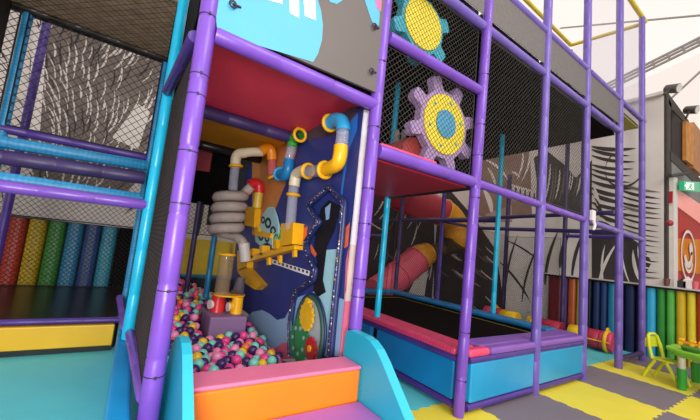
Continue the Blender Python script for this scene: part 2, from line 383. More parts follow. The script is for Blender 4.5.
post('padded_post', -.15, 2.4, .30, 4.2, .033, BLUENET, 'blue padded post at the corner of the rainbow roll bay', cp)
post('padded_post', -1.34, 2.4, .30, 4.2, .04, BLUENET, 'blue padded post at the outer edge of the netted bay', cp)
post('padded_post', 2.4, 1.2, .552, 3.5, .036, CYAN, 'cyan padded post at the pink trampoline edge', cp)
post('padded_post', 4.8, 1.2, .552, 3.5, .037, CYAN, 'cyan padded post beside the blue trampoline bolster', cp)
post('padded_post', .68, 2.42, .3, 1.5, .035, mat('blue_post_vinyl', '#1c78a8', .4), 'blue padded post at the back of the ball pit', cp)
bp = 'dark purple back posts'
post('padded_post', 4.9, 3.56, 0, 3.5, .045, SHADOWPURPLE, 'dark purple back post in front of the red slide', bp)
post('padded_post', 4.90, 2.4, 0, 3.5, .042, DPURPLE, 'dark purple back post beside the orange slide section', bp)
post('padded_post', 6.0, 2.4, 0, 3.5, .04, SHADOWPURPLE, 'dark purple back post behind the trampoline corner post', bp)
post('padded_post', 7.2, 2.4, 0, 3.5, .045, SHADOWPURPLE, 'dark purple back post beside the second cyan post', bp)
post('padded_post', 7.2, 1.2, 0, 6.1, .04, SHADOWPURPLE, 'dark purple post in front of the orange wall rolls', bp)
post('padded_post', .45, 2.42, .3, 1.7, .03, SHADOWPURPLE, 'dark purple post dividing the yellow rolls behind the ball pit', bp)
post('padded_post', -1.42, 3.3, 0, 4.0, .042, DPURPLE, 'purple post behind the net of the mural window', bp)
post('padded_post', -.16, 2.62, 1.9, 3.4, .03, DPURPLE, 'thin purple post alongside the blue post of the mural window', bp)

rf, rm, rt = 'front mid rails', 'upper front rails', 'top rails'
rail((.04, 0, 2.385), (1.17, 0, 2.37), .045, PURPLE, 'purple padded rail between the red ceiling and the banner', rf)
rail((1.23, 0, ZM), (2.37, 0, ZM), .05, PURPLE, 'purple padded rail under the lilac gear', rf)
rail((1.23, 0, ZG), (2.37, 0, ZG), .043, PURPLE, 'purple padded rail between the two gears', rf)
for k, lab in ((2, 'purple mid rail above the first blue trampoline panel'), (3, 'purple mid rail above the second blue trampoline panel'), (4, 'purple mid rail running on from the white box'), (5, 'purple mid rail at the end bay by the wall')):
    rail((k*1.2+.03, 0, ZM-.01*(k-2)), (k*1.2+1.17, 0, ZM-.01*(k-1)), .04, GLAREPURPLE if k > 3 else PURPLE, lab, rf)
for k, lab in ((1, 'purple upper rail over the teal gear'), (2, 'purple upper rail beneath the grey kick panel, first bay'), (3, 'purple upper rail beneath the grey kick panel, second bay'), (4, 'purple upper rail beneath the short grey kick panel')):
    rail((k*1.2+.03, 0, Z3), (k*1.2+1.17, 0, Z3), .042, GLAREPURPLE, lab, rm)
for k, lab in ((2, 'glare-paled purple top rail along the first grey kick panel'), (3, 'glare-paled purple top rail along the second grey kick panel'), (4, 'glare-paled purple top rail along the short grey kick panel'), (5, 'glare-paled purple top rail over the yellow floor of the end bay')):
    rail((k*1.2+.03, 0, Z4), (k*1.2+1.17, 0, Z4), .038, GLAREPURPLE, lab, rt)
rail((6.04, 0, .13), (7.16, 0, .13), .035, SHADOWPURPLE, 'dark purple floor rail between the two end posts', 'floor rails')
rb = 'dark back rails'
rail((4.88, 1.25, 2.06), (4.88, 3.5, 2.10), .045, SHADOWPURPLE, 'dark rail crossing in front of the red and orange slide', rb)
rail((4.88, 3.6, 2.10), (4.88, 4.7, 2.10), .04, SHADOWPURPLE, 'dark rail continuing behind the slide to the mural', rb)
rail((2.5, 2.4, 1.55), (3.5, 2.4, 1.6), .03, SHADOWPURPLE, 'short low dark rail beside the first cyan post', rb)
rail((6.0, .06, 2.0), (6.0, 2.35, 2.06), .036, SHADOWPURPLE, 'lower dark cross rail running back from the yellow mat post', rb)
rail((6.0, .06, 2.31), (6.0, 2.35, 2.27), .036, SHADOWPURPLE, 'upper dark cross rail running back from the yellow mat post', rb)
rail((4.94, 2.4, 2.06), (5.96, 2.4, 2.06), .03, SHADOWPURPLE, 'dark back rail between two dark purple posts', rb)
rail((7.15, .04, 2.04), (7.19, 1.16, 2.05), .035, DPURPLE, 'purple rail running back from the end post', rb)
rail((2.4, .04, 2.03), (2.4, 1.16, 2.03), .05, BLACKV, 'black padded rail at the far edge of the red deck', rb)
# left bay rails
rail((-.05, .05, 2.36), (-.112, 1.155, 2.44), .036, DPURPLE, 'purple rail from the nearest post back to the cyan post', 'side rails')
rail((-.02, .045, .50), (-.09, 1.155, .50), .033, PURPLE, 'low purple rail from the nearest post to the cyan post', 'side rails')
rail((-.12, 1.25, .52), (-.2, 2.34, .55), .033, PURPLE, 'low purple rail from the cyan post on to the blue post', 'side rails')
rail((-.12, 1.2, 1.495), (-2.4, 1.2, 1.47), .042, PURPLE, 'bright purple front rail of the open bay', 'open bay rails')
rail((-.18, 2.4, 2.10), (-2.5, 2.4, 2.09), .045, DPURPLE, 'dark purple rail under the netted mural window', 'open bay rails')
rail((-.16, 1.75, 1.78), (-2.4, 1.75, 1.70), .06, SHADOWPURPLE, 'dark padded rail below the blue quilted bolster', 'open bay rails')
rail((-.14, 2.4, .305), (-2.4, 2.4, .30), .03, DPURPLE, 'low purple rail above the yellow step', 'open bay rails')
rail((-.12, 2.4, 3.30), (-2.6, 2.4, 3.30), .06, BLACKV, 'black rail at the far edge of the open bay ceiling', 'open bay rails')
rail((.04, 1.2, 2.385), (1.12, 1.2, 2.385), .06, SHADOWPURPLE, 'dark purple rail between red and yellow pit ceilings', 'pit rails')
rail((.0, 2.4, 2.40), (1.12, 2.4, 2.40), .065, BLACKV, 'black rail behind the yellow pit ceiling', 'pit rails')
rail((-.15, 2.93, .73), (1.05, 2.93, .73), .03, mat('teal_rail', '#1b6a86', .4), 'teal rail at the back edge of the ball pit', 'pit rails')
def bolster(a, b, r, m, label):
    mb = MB(); a = np.array(a, float); b = np.array(b, float)
    mb.tube([a, a+(b-a)*.01]+[a+(b-a)*t for t in (.25, .5, .75, .99)]+[b], [r*.7, r, r, r, r, r, r*.7], m, 16); tag(mb.build('padded_bolster', None, a), label, 'bolster', 'blue quilted bolsters')
bolster((-.16, 1.75, 1.90), (-2.4, 1.75, 1.82), .05, BLUENET, 'blue quilted bolster under the mural window, upper of two')
bolster((-.16, 1.3, 1.545), (-2.4, 1.3, 1.545), .045, BLUENET, 'blue quilted bolster on the bright purple rail, lower of two')
# yellow cage rails above
yr = mat('yellow_vinyl', '#dfc52c', .4, .1); yg = 'yellow roof rails'
rail((7.2, .03, 6.05), (7.2, 1.2, 6.22), .035, yr, 'yellow cage rail across the end of the tower top', yg)
rail((7.2, 0, 6.06), (4.84, 0, 6.1), .035, yr, 'yellow cage rail along the front of the tower top', yg)
rail((7.2, 1.2, 6.22), (3.6, 1.2, 6.3), .035, yr, 'yellow cage rail along the back of the tower top', yg)
# clear mesh panels of the cage
CLEAR = bpy.data.materials.new('clear_mesh'); CLEAR.use_nodes = True
_n = CLEAR.node_tree; _b = _n.nodes['Principled BSDF']; _b.inputs['Base Color'].default_value = (*lin('#b9afc2'), 1); _b.inputs['Alpha'].default_value = .10; _b.inputs['Roughness'].default_value = .6
def sheet(c, m, name, label, cat, t=(0, .006, 0), group=None):
    mb = MB(); mb.prism(c, t, m); return tag(mb.build(name, None, c[0]), label, cat, group)
sheet([(4.85, .0, Z4+.04), (5.95, 0, Z4+.04), (5.95, 0, 6.05), (4.85, 0, 6.05)], CLEAR, 'mesh_screen', 'clear mesh cage panel between the white box post and the next', 'panel', group='clear cage panels')
sheet([(6.05, .0, Z4+.04), (7.15, 0, Z4+.04), (7.15, 0, 6.02), (6.05, 0, 6.02)], CLEAR, 'mesh_screen', 'clear mesh cage panel in front of the end bay', 'panel', group='clear cage panels')
sheet([(7.2, .05, Z4+.04), (7.2, 1.15, Z4+.04), (7.2, 1.15, 6.15), (7.2, .05, 6.02)], CLEAR, 'mesh_screen', 'clear mesh cage panel across the tower end', 'panel', (.006, 0, 0), 'clear cage panels')
# grey fabric kick panels
KICK = mat('grey_mesh_fabric', '#6f6966', .85, .12, 30, .3, 150)
for k, lab in ((1, 'grey mesh kick panel above the teal gear'), (2, 'grey mesh kick panel at the top of the first trampoline bay'), (3, 'grey mesh kick panel at the top of the second trampoline bay'), (4, 'grey mesh kick panel above the white box bay')):
    sheet([(k*1.2+.05, -.01, 3.70), (k*1.2+1.15, -.01, 3.70), (k*1.2+1.15, -.01, Z4-.03), (k*1.2+.05, -.01, Z4-.03)], KICK, 'kick_panel', lab, 'panel', group='grey kick panels')

# decks
def deck(x0, x1, y0, y1, z0, z1, under, label, cat='deck', name='platform_deck', group=None):
    o = root(name, (x0, y0, z0), label, cat, group)
    mb = MB(); mb.box(x0, x1, y0, y1, z0, z0+.02, under); mb.build('underside_sheet', o)
    mb = MB(); mb.rbox(x0, x1, y0, y1, z0+.021, z1, BLACKV, .01); mb.build('deck_pad', o)
    return o
REDC = mat('red_board', '#ee3f58', .5, .08, 2); YELC = mat('ochre_board', '#e8a524', .55, .12, 2); DREDC = mat('deep_red_board', '#a3243a', .5, .12, 2)
DARKC = mat('dark_board', '#0f0d0e', .8, .3, 3, spec=.1); BROWNC = mat('brown_mesh_board', '#b89c80', .8, .3, 10)
deck(.05, 1.17, .06, 1.195, 2.44, 2.51, REDC, 'red deck forming the ceiling of the ball pit')
deck(.05, 1.17, 1.205, 2.49, 2.44, 2.51, YELC, 'yellow ochre deck behind the red pit ceiling')
deck(1.25, 2.34, .05, 1.14, 1.99, 2.07, DREDC, 'deep red deck below the lilac gear')
for k, lab in ((1, 'dark deck roofing the gear bay'), (2, 'dark deck roofing the first trampoline bay'), (3, 'dark deck roofing the second trampoline bay'), (4, 'dark deck roofing the white box bay')):
    deck(k*1.2+.02, k*1.2+1.18, .06, 2.5, 3.55, 3.79, DARKC, lab, group='dark upper decks')
deck(6.03, 7.1, .06, 1.15, 4.0, 4.06, mat('yellow_olive_board', '#a89a3c', .6, .1), 'yellowish deck of the end bay at the tower top')
deck(-2.6, -.12, 1.25, 2.34, 3.30, 3.38, BROWNC, 'brown mesh deck roofing the open bay')
deck(1.25, 2.35, 1.3, 2.4, 3.0, 3.06, DARKC, 'dark inner deck behind the gears')
# added black sheets that keep the open bays and gaps dark
sheet([(-.02, 2.5, 1.68), (.80, 2.5, 1.68), (.80, 2.5, 2.55), (-.02, 2.5, 2.55)], BLACK, 'darkening_sheet', 'added black sheet keeping the back of the ball pit dark below the yellow ceiling', 'drape', group='added darkening sheets')
sheet([(.2, 2.485, 2.08), (.52, 2.485, 2.10), (.52, 2.485, 2.43), (.2, 2.485, 2.43)], mat('maroon_board', '#8a2430', .6, .15), 'maroon_sheet', 'maroon sheet behind the yellow pit ceiling', 'drape')
sheet([(.7, 3.2, 1.45), (1.3, 3.2, 1.45), (1.3, 3.2, 2.7), (.7, 3.2, 2.7)], mat('grey_green_sheet', '#2c2f2c', .85, .2), 'darkening_sheet', 'added dark sheet darkening the gap behind the far end of the activity board', 'drape', group='added darkening sheets')
sheet([(-.055, .06, 2.48), (-.055, 1.15, 2.48), (-.055, 1.15, 4.3), (-.055, .06, 4.3)], BLACK, 'darkening_sheet', 'added black sheet darkening the gap high between nearest post and cyan post', 'drape', (.02, 0, 0), 'added darkening sheets')
sheet([(1.2, 2.55, 2.1), (2.5, 2.55, 2.1), (2.5, 2.55, 3.6), (1.2, 2.55, 3.6)], BLACK, 'darkening_sheet', 'added black sheet darkening the bay behind the lilac gear', 'drape', group='added darkening sheets')
sheet([(2.455, .06, 2.10), (2.455, 2.5, 2.10), (2.455, 2.5, 3.54), (2.455, .06, 3.54)], BLACK, 'darkening_sheet', 'added black sheet darkening the gear bay beside the cyan post', 'drape', (.006, 0, 0), 'added darkening sheets')
sheet([(-.06, 1.35, .5), (-.06, 2.38, .5), (-.06, 2.38, 4.3), (-.06, 1.35, 4.3)], BLACK, 'darkening_sheet', 'added black sheet darkening the gap between the cyan post and the ball pit', 'drape', (.02, 0, 0), 'added darkening sheets')

sheet([(-1.45, 1.25, 2.1), (-1.45, 2.34, 2.1), (-1.45, 2.34, 3.28), (-1.45, 1.25, 3.28)], mat('brown_drape', '#3a2c22', .85, .2, 20), 'side_drape', 'dark brown mesh drape closing the outer side of the open bay', 'drape', (.006, 0, 0))
# nets
net((-1.32, 2.36, 2.13), (-.18, 2.36, 2.13), (-.18, 2.36, 3.26), (-1.32, 2.36, 3.26), .085, .007, NETM, 'black diamond net over the mural window')
net((-2.5, 2.36, 2.13), (-1.38, 2.36, 2.13), (-1.38, 2.36, 3.26), (-2.5, 2.36, 3.26), .075, .008, NETM, 'black diamond net at the outer edge beyond the blue post')
net((-2.4, 1.24, 3.27), (-.14, 1.24, 3.27), (-.14, 2.34, 3.27), (-2.4, 2.34, 3.27), .085, .006, mat('brown_net_cord', '#4a3828', .8), 'brown diamond net stretched under the open bay deck')
net((-.03, .05, .55), (-.06, 1.16, .55), (-.06, 1.16, 2.38), (-.03, .05, 2.38), .06, .007, NETM, 'black net along the side of the ball pit')
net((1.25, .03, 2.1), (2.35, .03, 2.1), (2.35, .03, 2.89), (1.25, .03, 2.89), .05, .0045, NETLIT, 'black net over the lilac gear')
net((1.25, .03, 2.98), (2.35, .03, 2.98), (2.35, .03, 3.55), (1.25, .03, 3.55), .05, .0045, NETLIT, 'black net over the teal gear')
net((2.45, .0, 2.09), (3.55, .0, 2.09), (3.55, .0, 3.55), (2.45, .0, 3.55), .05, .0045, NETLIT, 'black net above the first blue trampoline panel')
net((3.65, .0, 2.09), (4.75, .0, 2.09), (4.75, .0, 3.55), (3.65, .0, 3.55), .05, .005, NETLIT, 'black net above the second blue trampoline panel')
net((-2.4, 4.68, .29), (-.14, 4.68, .29), (-.14, 4.68, 1.27), (-2.4, 4.68, 1.27), .07, .006, NETM, 'black net stretched in front of the rainbow wall rolls')
net((-2.4, 4.6, 1.3), (1.2, 4.6, 1.3), (1.2, 4.6, 2.4), (-2.4, 4.6, 2.4), .08, .008, NETM, 'black net above the rainbow wall rolls')
net((2.45, 2.36, .6), (3.55, 2.36, .6), (3.55, 2.36, 2.03), (2.45, 2.36, 2.03), .055, .004, NETM, 'black back net between trampoline and lower slide')
net((3.65, 2.36, .6), (4.75, 2.36, .6), (4.75, 2.36, 2.03), (3.65, 2.36, 2.03), .055, .004, NETM, 'black back net in front of the red slide')
net((4.85, 2.36, .1), (5.95, 2.36, .1), (5.95, 2.36, 2.03), (4.85, 2.36, 2.03), .055, .004, NETM, 'black back net before the mural')
net((6.05, 2.36, .1), (7.15, 2.36, .1), (7.15, 2.36, 2.03), (6.05, 2.36, 2.03), .055, .004, NETM, 'black back net nearest the maroon wall roll')
net((7.16, 1.25, .1), (7.16, 2.35, .1), (7.16, 2.35, 2.0), (7.16, 1.25, 2.0), .055, .005, NETM, 'black end net over the maroon and orange rolls')

# ================================================================== BANNER over the ball pit
BG, BB = mat('banner_grey', '#5c5350', .5, .03, 3), mat('banner_blue', '#48a4c2', .45, .03, 3)
BW = mat('banner_white', '#f2ece8', .5, .02); BP = mat('banner_pink', '#e0609a', .5)
o = root('vinyl_banner', (.6, 0, 2.43), 'grey vinyl banner with pale blue disc and white letters', 'banner')
mb = MB(); mb.prism([(.04, -.03, 2.43), (1.145, -.03, 2.45), (1.145, -.03, 3.5), (.04, -.03, 3.5)], (0, .02, 0), BG)
def bpoly(px, m, e=.032): mb.poly([onY(x, y, -e) for x, y in px], m)
bpoly([(215, 2), (217, 30), (260, 46), (313, 62), (318, 54), (322, 40), (323, 25), (321, 10), (317, -3), (300, -20), (260, -25), (215, -30)], BB)
bpoly([(266, -8), (282, -5), (283, 4), (268, 0)], BW, .034)
bpoly([(289, -8), (299, -6), (299, 18), (290, 13)], BW, .034); bpoly([(303, -6), (315, -4), (316, 20), (305, 16)], BW, .034)
bpoly([(327, -4), (330, 2), (337, 4), (343, 0), (343, -6)], BB)
bpoly([(364, -2), (372, 22), (379, 26), (381, -8), (370, -10)], BB); bpoly([(374, -8), (377, 8), (381, 12), (382, -10)], BP, .034)
mb.build('printed_sheet', o)
for q in ((233, 4), (375, 26), (372, 71)):
    c = onY(*q, -.045); t = MB(); t.torus(c, (0, 1, 0), .018, .005, TIE, 14, 6); t.tube([c+np.array((0, 0, 0)), c+np.array((.045, .01, .01))], .006, TIE, 6); t.build('elastic_hook', o)

# ================================================================== GEARS behind the net
def gear(c, R, hub, teeth, rot, body, disc, hubm, label, y=.09, tw=.056, tl=.09):
    o = root('gear_panel', (c[0], y, c[1]-R), label, 'gear', 'foam gears behind the front nets')
    ring = []
    for i in range(teeth):
        a0 = rot+2*PI*i/teeth; da = 2*PI/teeth
        w = tw/R
        for a, r in ((a0-w*1.35, R*.9), (a0-w*1.1, R*.95), (a0-w*.85, R+tl*.75), (a0-w*.55, R+tl), (a0+w*.55, R+tl), (a0+w*.85, R+tl*.75), (a0+w*1.1, R*.95), (a0+w*1.35, R*.9)): ring.append((a, r))
        for t in (.3, .5, .7): ring.append((a0+w*1.35+(da-2.7*w)*t, R*.9))
    mb = MB(); mb.prism([(c[0]+r*math.cos(a), y, c[1]+r*math.sin(a)) for a, r in ring], (0, .07, 0), body); mb.build('gear_body', o)
    def dsk(rr, y0, t, m, nm):
        q = MB(); q.prism([(c[0]+rr*math.cos(a), y0, c[1]+rr*math.sin(a)) for a in np.linspace(0, 2*PI, 40)[:-1]], (0, t, 0), m); return q.build(nm, o)
    dsk(R*.79, y-.012, .011, disc, 'gear_disc')
    if hub:
        dsk(R*.37, y-.024, .011, hubm, 'gear_hub')
        for i in range(6):
            a = 2*PI*i/6+.3; q = MB(); q.prism([(c[0]+R*.62*math.cos(a)+.013*math.cos(b), y-.017, c[1]+R*.62*math.sin(a)+.013*math.sin(b)) for b in np.linspace(0, 2*PI, 10)[:-1]], (0, .004, 0), hubm); q.build('bolt', o)
    return o
GY_ = mat('gear_yellow', '#ecd535', .5, .04); GL = mat('gear_lilac', '#a98bb8', .55, .06); GT = mat('gear_teal', '#2fa3b8', .5, .06); GB = mat('gear_blue', '#4b9bbf', .5)
gear((2.03, 2.515), .345, True, 8, .344, GL, GY_, GB, 'lilac toothed gear with yellow disc and blue hub')
gear((1.665, 3.305), .28, False, 6, .43, GT, GY_, GB, 'teal toothed gear with plain yellow disc', tw=.06, tl=.07)
# soft pieces on the deep red deck
PINKP = mat('pink_vinyl', '#e0466f', .45, .12, 40, .35, 45)
mb = MB(); mb.rbox(1.27, 1.9, .02, .10, 2.07, 2.13, PINKP, .02); tag(mb.build('foam_strip', None, (1.27, .02, 2.07)), 'pink foam strip along the deck edge below the gear', 'pad')
REDV = mat('red_tunnel', '#a93430', .5, .12, 5); ORV = mat('orange_plastic', '#e08a1c', .4, .08)
ac = onY(412, 150, .22)
mb = MB(); arch = [(ac[0]-.13, .2, 2.09)]+[(ac[0]+.13*math.cos(a), .2, ac[2]-.02+.13*math.sin(a)) for a in np.linspace(PI, 0, 12)]+[(ac[0]+.13, .2, 2.09)]
mb.prism(arch, (0, .3, 0), REDV); tag(mb.build('foam_arch', None, (ac[0], .2, 2.08)), 'red rounded foam arch on the deep red deck', 'foam block')
ac = onY(463, 160, .25)
mb = MB(); mb.tube([(ac[0], .3, 2.08), (ac[0], .3, ac[2]), (ac[0], .3, ac[2]+.06)], [.06, .065, .04], ORV, 14); tag(mb.build('foam_bollard', None, (ac[0], .3, 2.08)), 'orange foam bollard at the deck end beside the gear', 'foam block')
for px, lab in ((397, 'grey foam bollard on the deck behind the cyan post'), (404, 'grey foam bollard on the deck next to the red arch')):
    ac = onY(px, 133, .6)
    mb = MB(); mb.tube([(ac[0], .6, 2.08), (ac[0], .6, ac[2]), (ac[0], .6, ac[2]+.03)], [.03, .03, .02], mat('grey_vinyl', '#8d8884', .6), 12); tag(mb.build('foam_bollard', None, (ac[0], .6, 2.08)), lab, 'foam block')

# ================================================================== TRAMPOLINE
o = root('trampoline', (3.6, 1.7, 0), 'rectangular trampoline with black bed, pink, purple and blue edge pads', 'trampoline')
BED = mat('trampoline_bed', '#120e0c', .95, .15, 6, spec=.05); YLINE = mat('yellow_line', '#a98c2c', .7)
TX0, TX1, TY1 = 2.36, 4.84, 3.25
mb = MB(); mb.box(2.5, 4.72, .1, TY1-.05, .455, .47, BED); mb.box(4.43, 4.445, .25, TY1-.3, .47, .472, YLINE); mb.box(2.9, 4.445, TY1-.31, TY1-.295, .47, .472, YLINE); mb.build('jumping_bed', o)
PKQ = mat('pink_quilt', '#e84473', .45, .08, 12, .3, 48, quilt=26)
mb = MB(); mb.rbox(TX0-.02, 2.64, .055, TY1, .48, .55, PKQ, .03); mb.rbox(2.43, 2.74, -.04, .056, .48, .55, PINKP, .03); mb.build('edge_pad', o)['label'] = 'pink quilted edge pad'
PURP = mat('purple_pad', '#8455b2', .4, .08, 4); BLUP = mat('blue_pad', '#156ea6', .45, .15, 6)
mb = MB(); mb.rbox(2.70, TX1+.0, .05, .27, .48, .548, PURP, .03); mb.rbox(2.76, 3.56, -.04, .06, .48, .546, PURP, .025); mb.rbox(3.69, 4.76, -.04, .06, .48, .546, PURP, .025); mb.build('edge_pad', o)['label'] = 'purple front edge pad'
mb = MB(); mb.rbox(4.56, TX1, .30, TY1, .48, .55, BLUP, .03); mb.build('edge_pad', o)['label'] = 'blue edge pad on the far side'
mb = MB(); mb.rbox(TX0, TX1, TY1+.002, TY1+.25, .48, .555, BLUP, .03); mb.build('edge_pad', o)['label'] = 'blue edge pad along the back'
mb = MB()
for z in (.455, .055):
    sleeve(mb, (2.45, -.005, z), (3.56, -.005, z), .033, DPURPLE); sleeve(mb, (3.64, -.005, z), (4.78, -.005, z), .033, DPURPLE); sleeve(mb, (2.395, .05, z), (2.395, 3.2, z), .033, DPURPLE)
mb.build('padded_frame', o)
BPAN = mat('blue_panel', '#1c96cc', .35, .10, 2); BPAN2 = mat('deep_blue_panel', '#0f74b4', .35, .12, 2)
for x0, x1 in ((2.47, 3.55), (3.66, 4.76)):
    mb = MB(); mb.rbox(x0, x1, -.03, .03, .095, .43, BPAN, .015); mb.build('skirt_panel', o)
for y0, y1 in ((.08, 1.15), (1.25, 2.35), (2.45, 3.2)):
    mb = MB(); mb.rbox(2.37, 2.42, y0, y1, .095, .425, BPAN2, .015); mb.build('skirt_panel', o)

# ================================================================== TUBE SLIDE
RED = mat('slide_red', '#b83a48', .35, .08, 3); ORA = mat('slide_orange', '#e29a22', .35, .08, 3)
o = root('tube_slide', (5.2, 3.9, 0), 'spiral tube slide of red and orange sections behind the trampoline', 'slide')
sp = [((366, 166), 4.05, .40), ((388, 184), 4.05, .41), ((408, 198), 4.05, .41), ((430, 208), 3.98, .39), ((446, 214), 3.88, .35), ((455, 224), 3.84, .33), ((457, 238), 3.84, .33), ((454, 244), 3.9, .26), ((446, 248), 4.1, .2), ((434, 251), 4.3, .2), ((426, 254), 4.35, .30), ((419, 258), 4.3, .36), ((408, 267), 4.3, .37), ((394, 279), 4.25, .36), ((376, 292), 4.2, .35)]
path = cr([tuple(onY(*a, b))+(c,) for a, b, c in sp], 4)
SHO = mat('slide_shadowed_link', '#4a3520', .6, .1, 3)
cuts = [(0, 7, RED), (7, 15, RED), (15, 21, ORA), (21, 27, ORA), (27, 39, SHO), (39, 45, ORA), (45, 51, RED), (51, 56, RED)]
RED2 = mat('slide_rose', '#dd5a70', .35, .08, 3)
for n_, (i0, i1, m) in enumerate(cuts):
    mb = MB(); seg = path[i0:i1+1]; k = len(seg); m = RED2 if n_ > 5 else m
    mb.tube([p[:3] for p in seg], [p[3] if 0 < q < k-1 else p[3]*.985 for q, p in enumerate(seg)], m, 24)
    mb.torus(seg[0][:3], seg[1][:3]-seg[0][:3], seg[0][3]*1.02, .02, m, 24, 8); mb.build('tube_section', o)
mb = MB(); mb.tube([(6.0, 4.7, 0), (6.0, 4.7, 3.2)], .05, SHADOWPURPLE, 12); mb.build('support_pole', o)

# ================================================================== ROLLERS
o = root('padded_roller', (7.0, .65, 0), 'yellow and red foam roller with yellow end ring on teal floor', 'roller', 'foam rollers')
YP = mat('bright_yellow_plastic', '#f2c018', .4, .06); RP = mat('crimson_vinyl', '#b02540', .45, .08); PKP = mat('rose_vinyl', '#d9406a', .45, .08)
def roller(o, x, z, r, segs, ringY):
    for y0, y1, m in segs:
        mb = MB(); mb.tube([(x, y0, z), (x, y0+.01, z), (x, y1-.01, z), (x, y1, z)], [r*.9, r, r, r*.9], m, 20); mb.build('foam_section', o)
    for y in ringY:
        mb = MB(); mb.torus((x, y, z), (0, 1, 0), r*1.02, .03, YP, 24, 8); mb.torus((x, y, z+r*1.05), (0, 1, 0), .05, .018, YP, 12, 6); mb.build('end_ring', o)
    mb = MB(); mb.tube([(x-r-.012, segs[0][0], z), (x-r-.012, segs[-1][1], z)], .01, YP, 8); mb.build('strap', o)
roller(o, 7.05, .19, .165, [(.34, .42, PKP), (.44, .52, PKP), (.52, .72, RP), (.73, 1.0, YP)], [.43])
o = root('padded_roller', (7.0, 1.9, 0), 'red and yellow foam roller behind the far end of the trampoline', 'roller', 'foam rollers')
roller(o, 7.0, .2, .15, [(1.12, 1.5, RP), (1.52, 1.72, YP), (1.95, 2.3, YP), (2.3, 2.5, RP), (2.5, 2.7, PKP)], [1.62, 2.45])

# ================================================================== WALL ROLLS
def wall_roll(x, y, z0, z1, wdt, m, label, axis, group, dep=.14):
    o = root('wall_roll', (x, y, z0), label, 'padded roll', group)
    mb = MB(); n = 12; pts = []
    for i in range(n+1):
        a = PI*i/n; s, q = math.copysign(abs(math.cos(a))**.7, math.cos(a))*wdt/2*.98, abs(math.sin(a))**.75*dep
        pts.append((x+s, y-q, z0) if axis == 'x' else (x-q, y+s, z0))
    mb.prism(pts, (0, 0, z1-z0), m); mb.build('foam_roll', o)
    return o
rc = {'red': '#c23a24', 'yellow': '#dcb81e', 'green': '#3f9038', 'blue': '#2f86b0', 'navy': '#31508a', 'teal': '#3aa0ba'}
RM = {k: mat('roll_'+k, v, .45, .1, 12, .3, 55, quilt=24) for k, v in rc.items()}
for i, (k, lab) in enumerate([('red', 'red quilted wall roll, first of the rainbow row'), ('yellow', 'yellow quilted wall roll between red and green'), ('green', 'green quilted wall roll of the rainbow row'),
        ('blue', 'light blue quilted wall roll between green and navy'), ('navy', 'navy quilted wall roll between two lighter blues'), ('teal', 'teal quilted wall roll beside the corner post')]):
    wall_roll(-1.64+i*.226, 4.86, .0, 1.275, .226, RM[k], lab, 'x', 'rainbow wall rolls in the open bay')
for i in range(3):
    wall_roll(-2.32+i*.226, 4.86, .0, 1.275, .226, RM[['green', 'blue', 'navy'][i]], ['green wall roll beyond the frame edge of the open bay', 'blue wall roll beyond the frame edge of the open bay', 'navy wall roll just before the red one'][i], 'x', 'rainbow wall rolls in the open bay')
wall_roll(-.265, 4.86, .0, 1.275, .26, BLACK, 'black wall roll ending the rainbow row', 'x', 'rainbow wall rolls in the open bay')
mb = MB(); mb.box(-2.5, -.2, 4.72, 4.98, 1.276, 1.295, BLACKV); tag(mb.build('capping_strip', None, (-2.5, 4.7, 1.276)), 'black capping strip on top of the rainbow rolls', 'strip')
YR = mat('roll_ochre', '#cfae22', .5, .1, 6)
for i in range(5):
    wall_roll(.62+i*.36, 4.86, .15, 1.2, .34, YR, ['yellow wall roll behind the ball pit, next to the big post', 'yellow wall roll behind the ball pit, second from the big post', 'yellow wall roll behind the ball pit, right of the blue post', 'yellow wall roll behind the hose, nearest it', 'yellow wall roll hidden mostly by the activity board'][i], 'x', 'yellow rolls behind the ball pit')
mb = MB(); mb.box(-.1, 1.12, 2.97, 3.07, .0, .70, BLACKV); tag(mb.build('padded_beam', None, (-.1, 2.97, 0)), 'black padded beam behind the balls', 'beam')
wr = [('maroon', '#7c2130', 547, 562), ('violet', '#5b3a78', 562, 567), ('orange', '#b4552a', 567, 576), ('lime', '#a09a2c', 576, 581), ('dark navy', '#10182c', 584, 592), ('navy', '#22386a', 592, 600), ('slate blue', '#2a4478', 600, 607),
      ('teal', '#1f7fa6', 607, 616), ('deep navy', '#182a58', 616, 624), ('midnight', '#1f2d55', 624, 635), ('ink blue', '#141c3e', 635, 645), ('sky blue', '#35aede', 645, 656), ('dark green', '#2f8a34', 656, 665.5), ('green', '#58b24c', 665.5, 675), ('golden', '#d2b21e', 675, 686), ('yellow', '#e2cc30', 686, 696), ('red', '#c04028', 696, 706), ('rust', '#a83a28', 706, 716)]  # dark green and green: one roll's shaded and lit halves as two colours
plc = {'maroon': 'netted behind the trampoline', 'violet': 'thin, beside the maroon one', 'orange': 'netted before the lime one', 'lime': 'thin, next to the orange one', 'dark navy': 'nearly black, left of the roller', 'navy': 'above the yellow roller', 'slate blue': 'above the roller ring', 'teal': 'beside the yellow mat post', 'deep navy': 'behind the yellow mat post', 'midnight': 'between the two end posts', 'ink blue': 'behind the end post', 'sky blue': 'right beside the end post', 'dark green': '(shaded half) behind the lime chair', 'green': '(lit half) behind the green table', 'golden': 'behind the green table', 'yellow': 'behind the yellow toy', 'red': 'at the picture edge', 'rust': 'beyond the picture edge'}
for nm, h, p0, p1 in wr:
    yb, ya = onX(p0, 300, 7.7)[1], onX(p1, 300, 7.7)[1]
    wall_roll(WX-.01, (ya+yb)/2, -.02, 1.2, yb-ya, mat('wall_'+nm, h, .4, .06, 4), '%s padded wall roll %s' % (nm, plc[nm]), 'y', 'padded rolls along the mural wall', .11)
ycap = onX(720, 300, 7.7)[1]
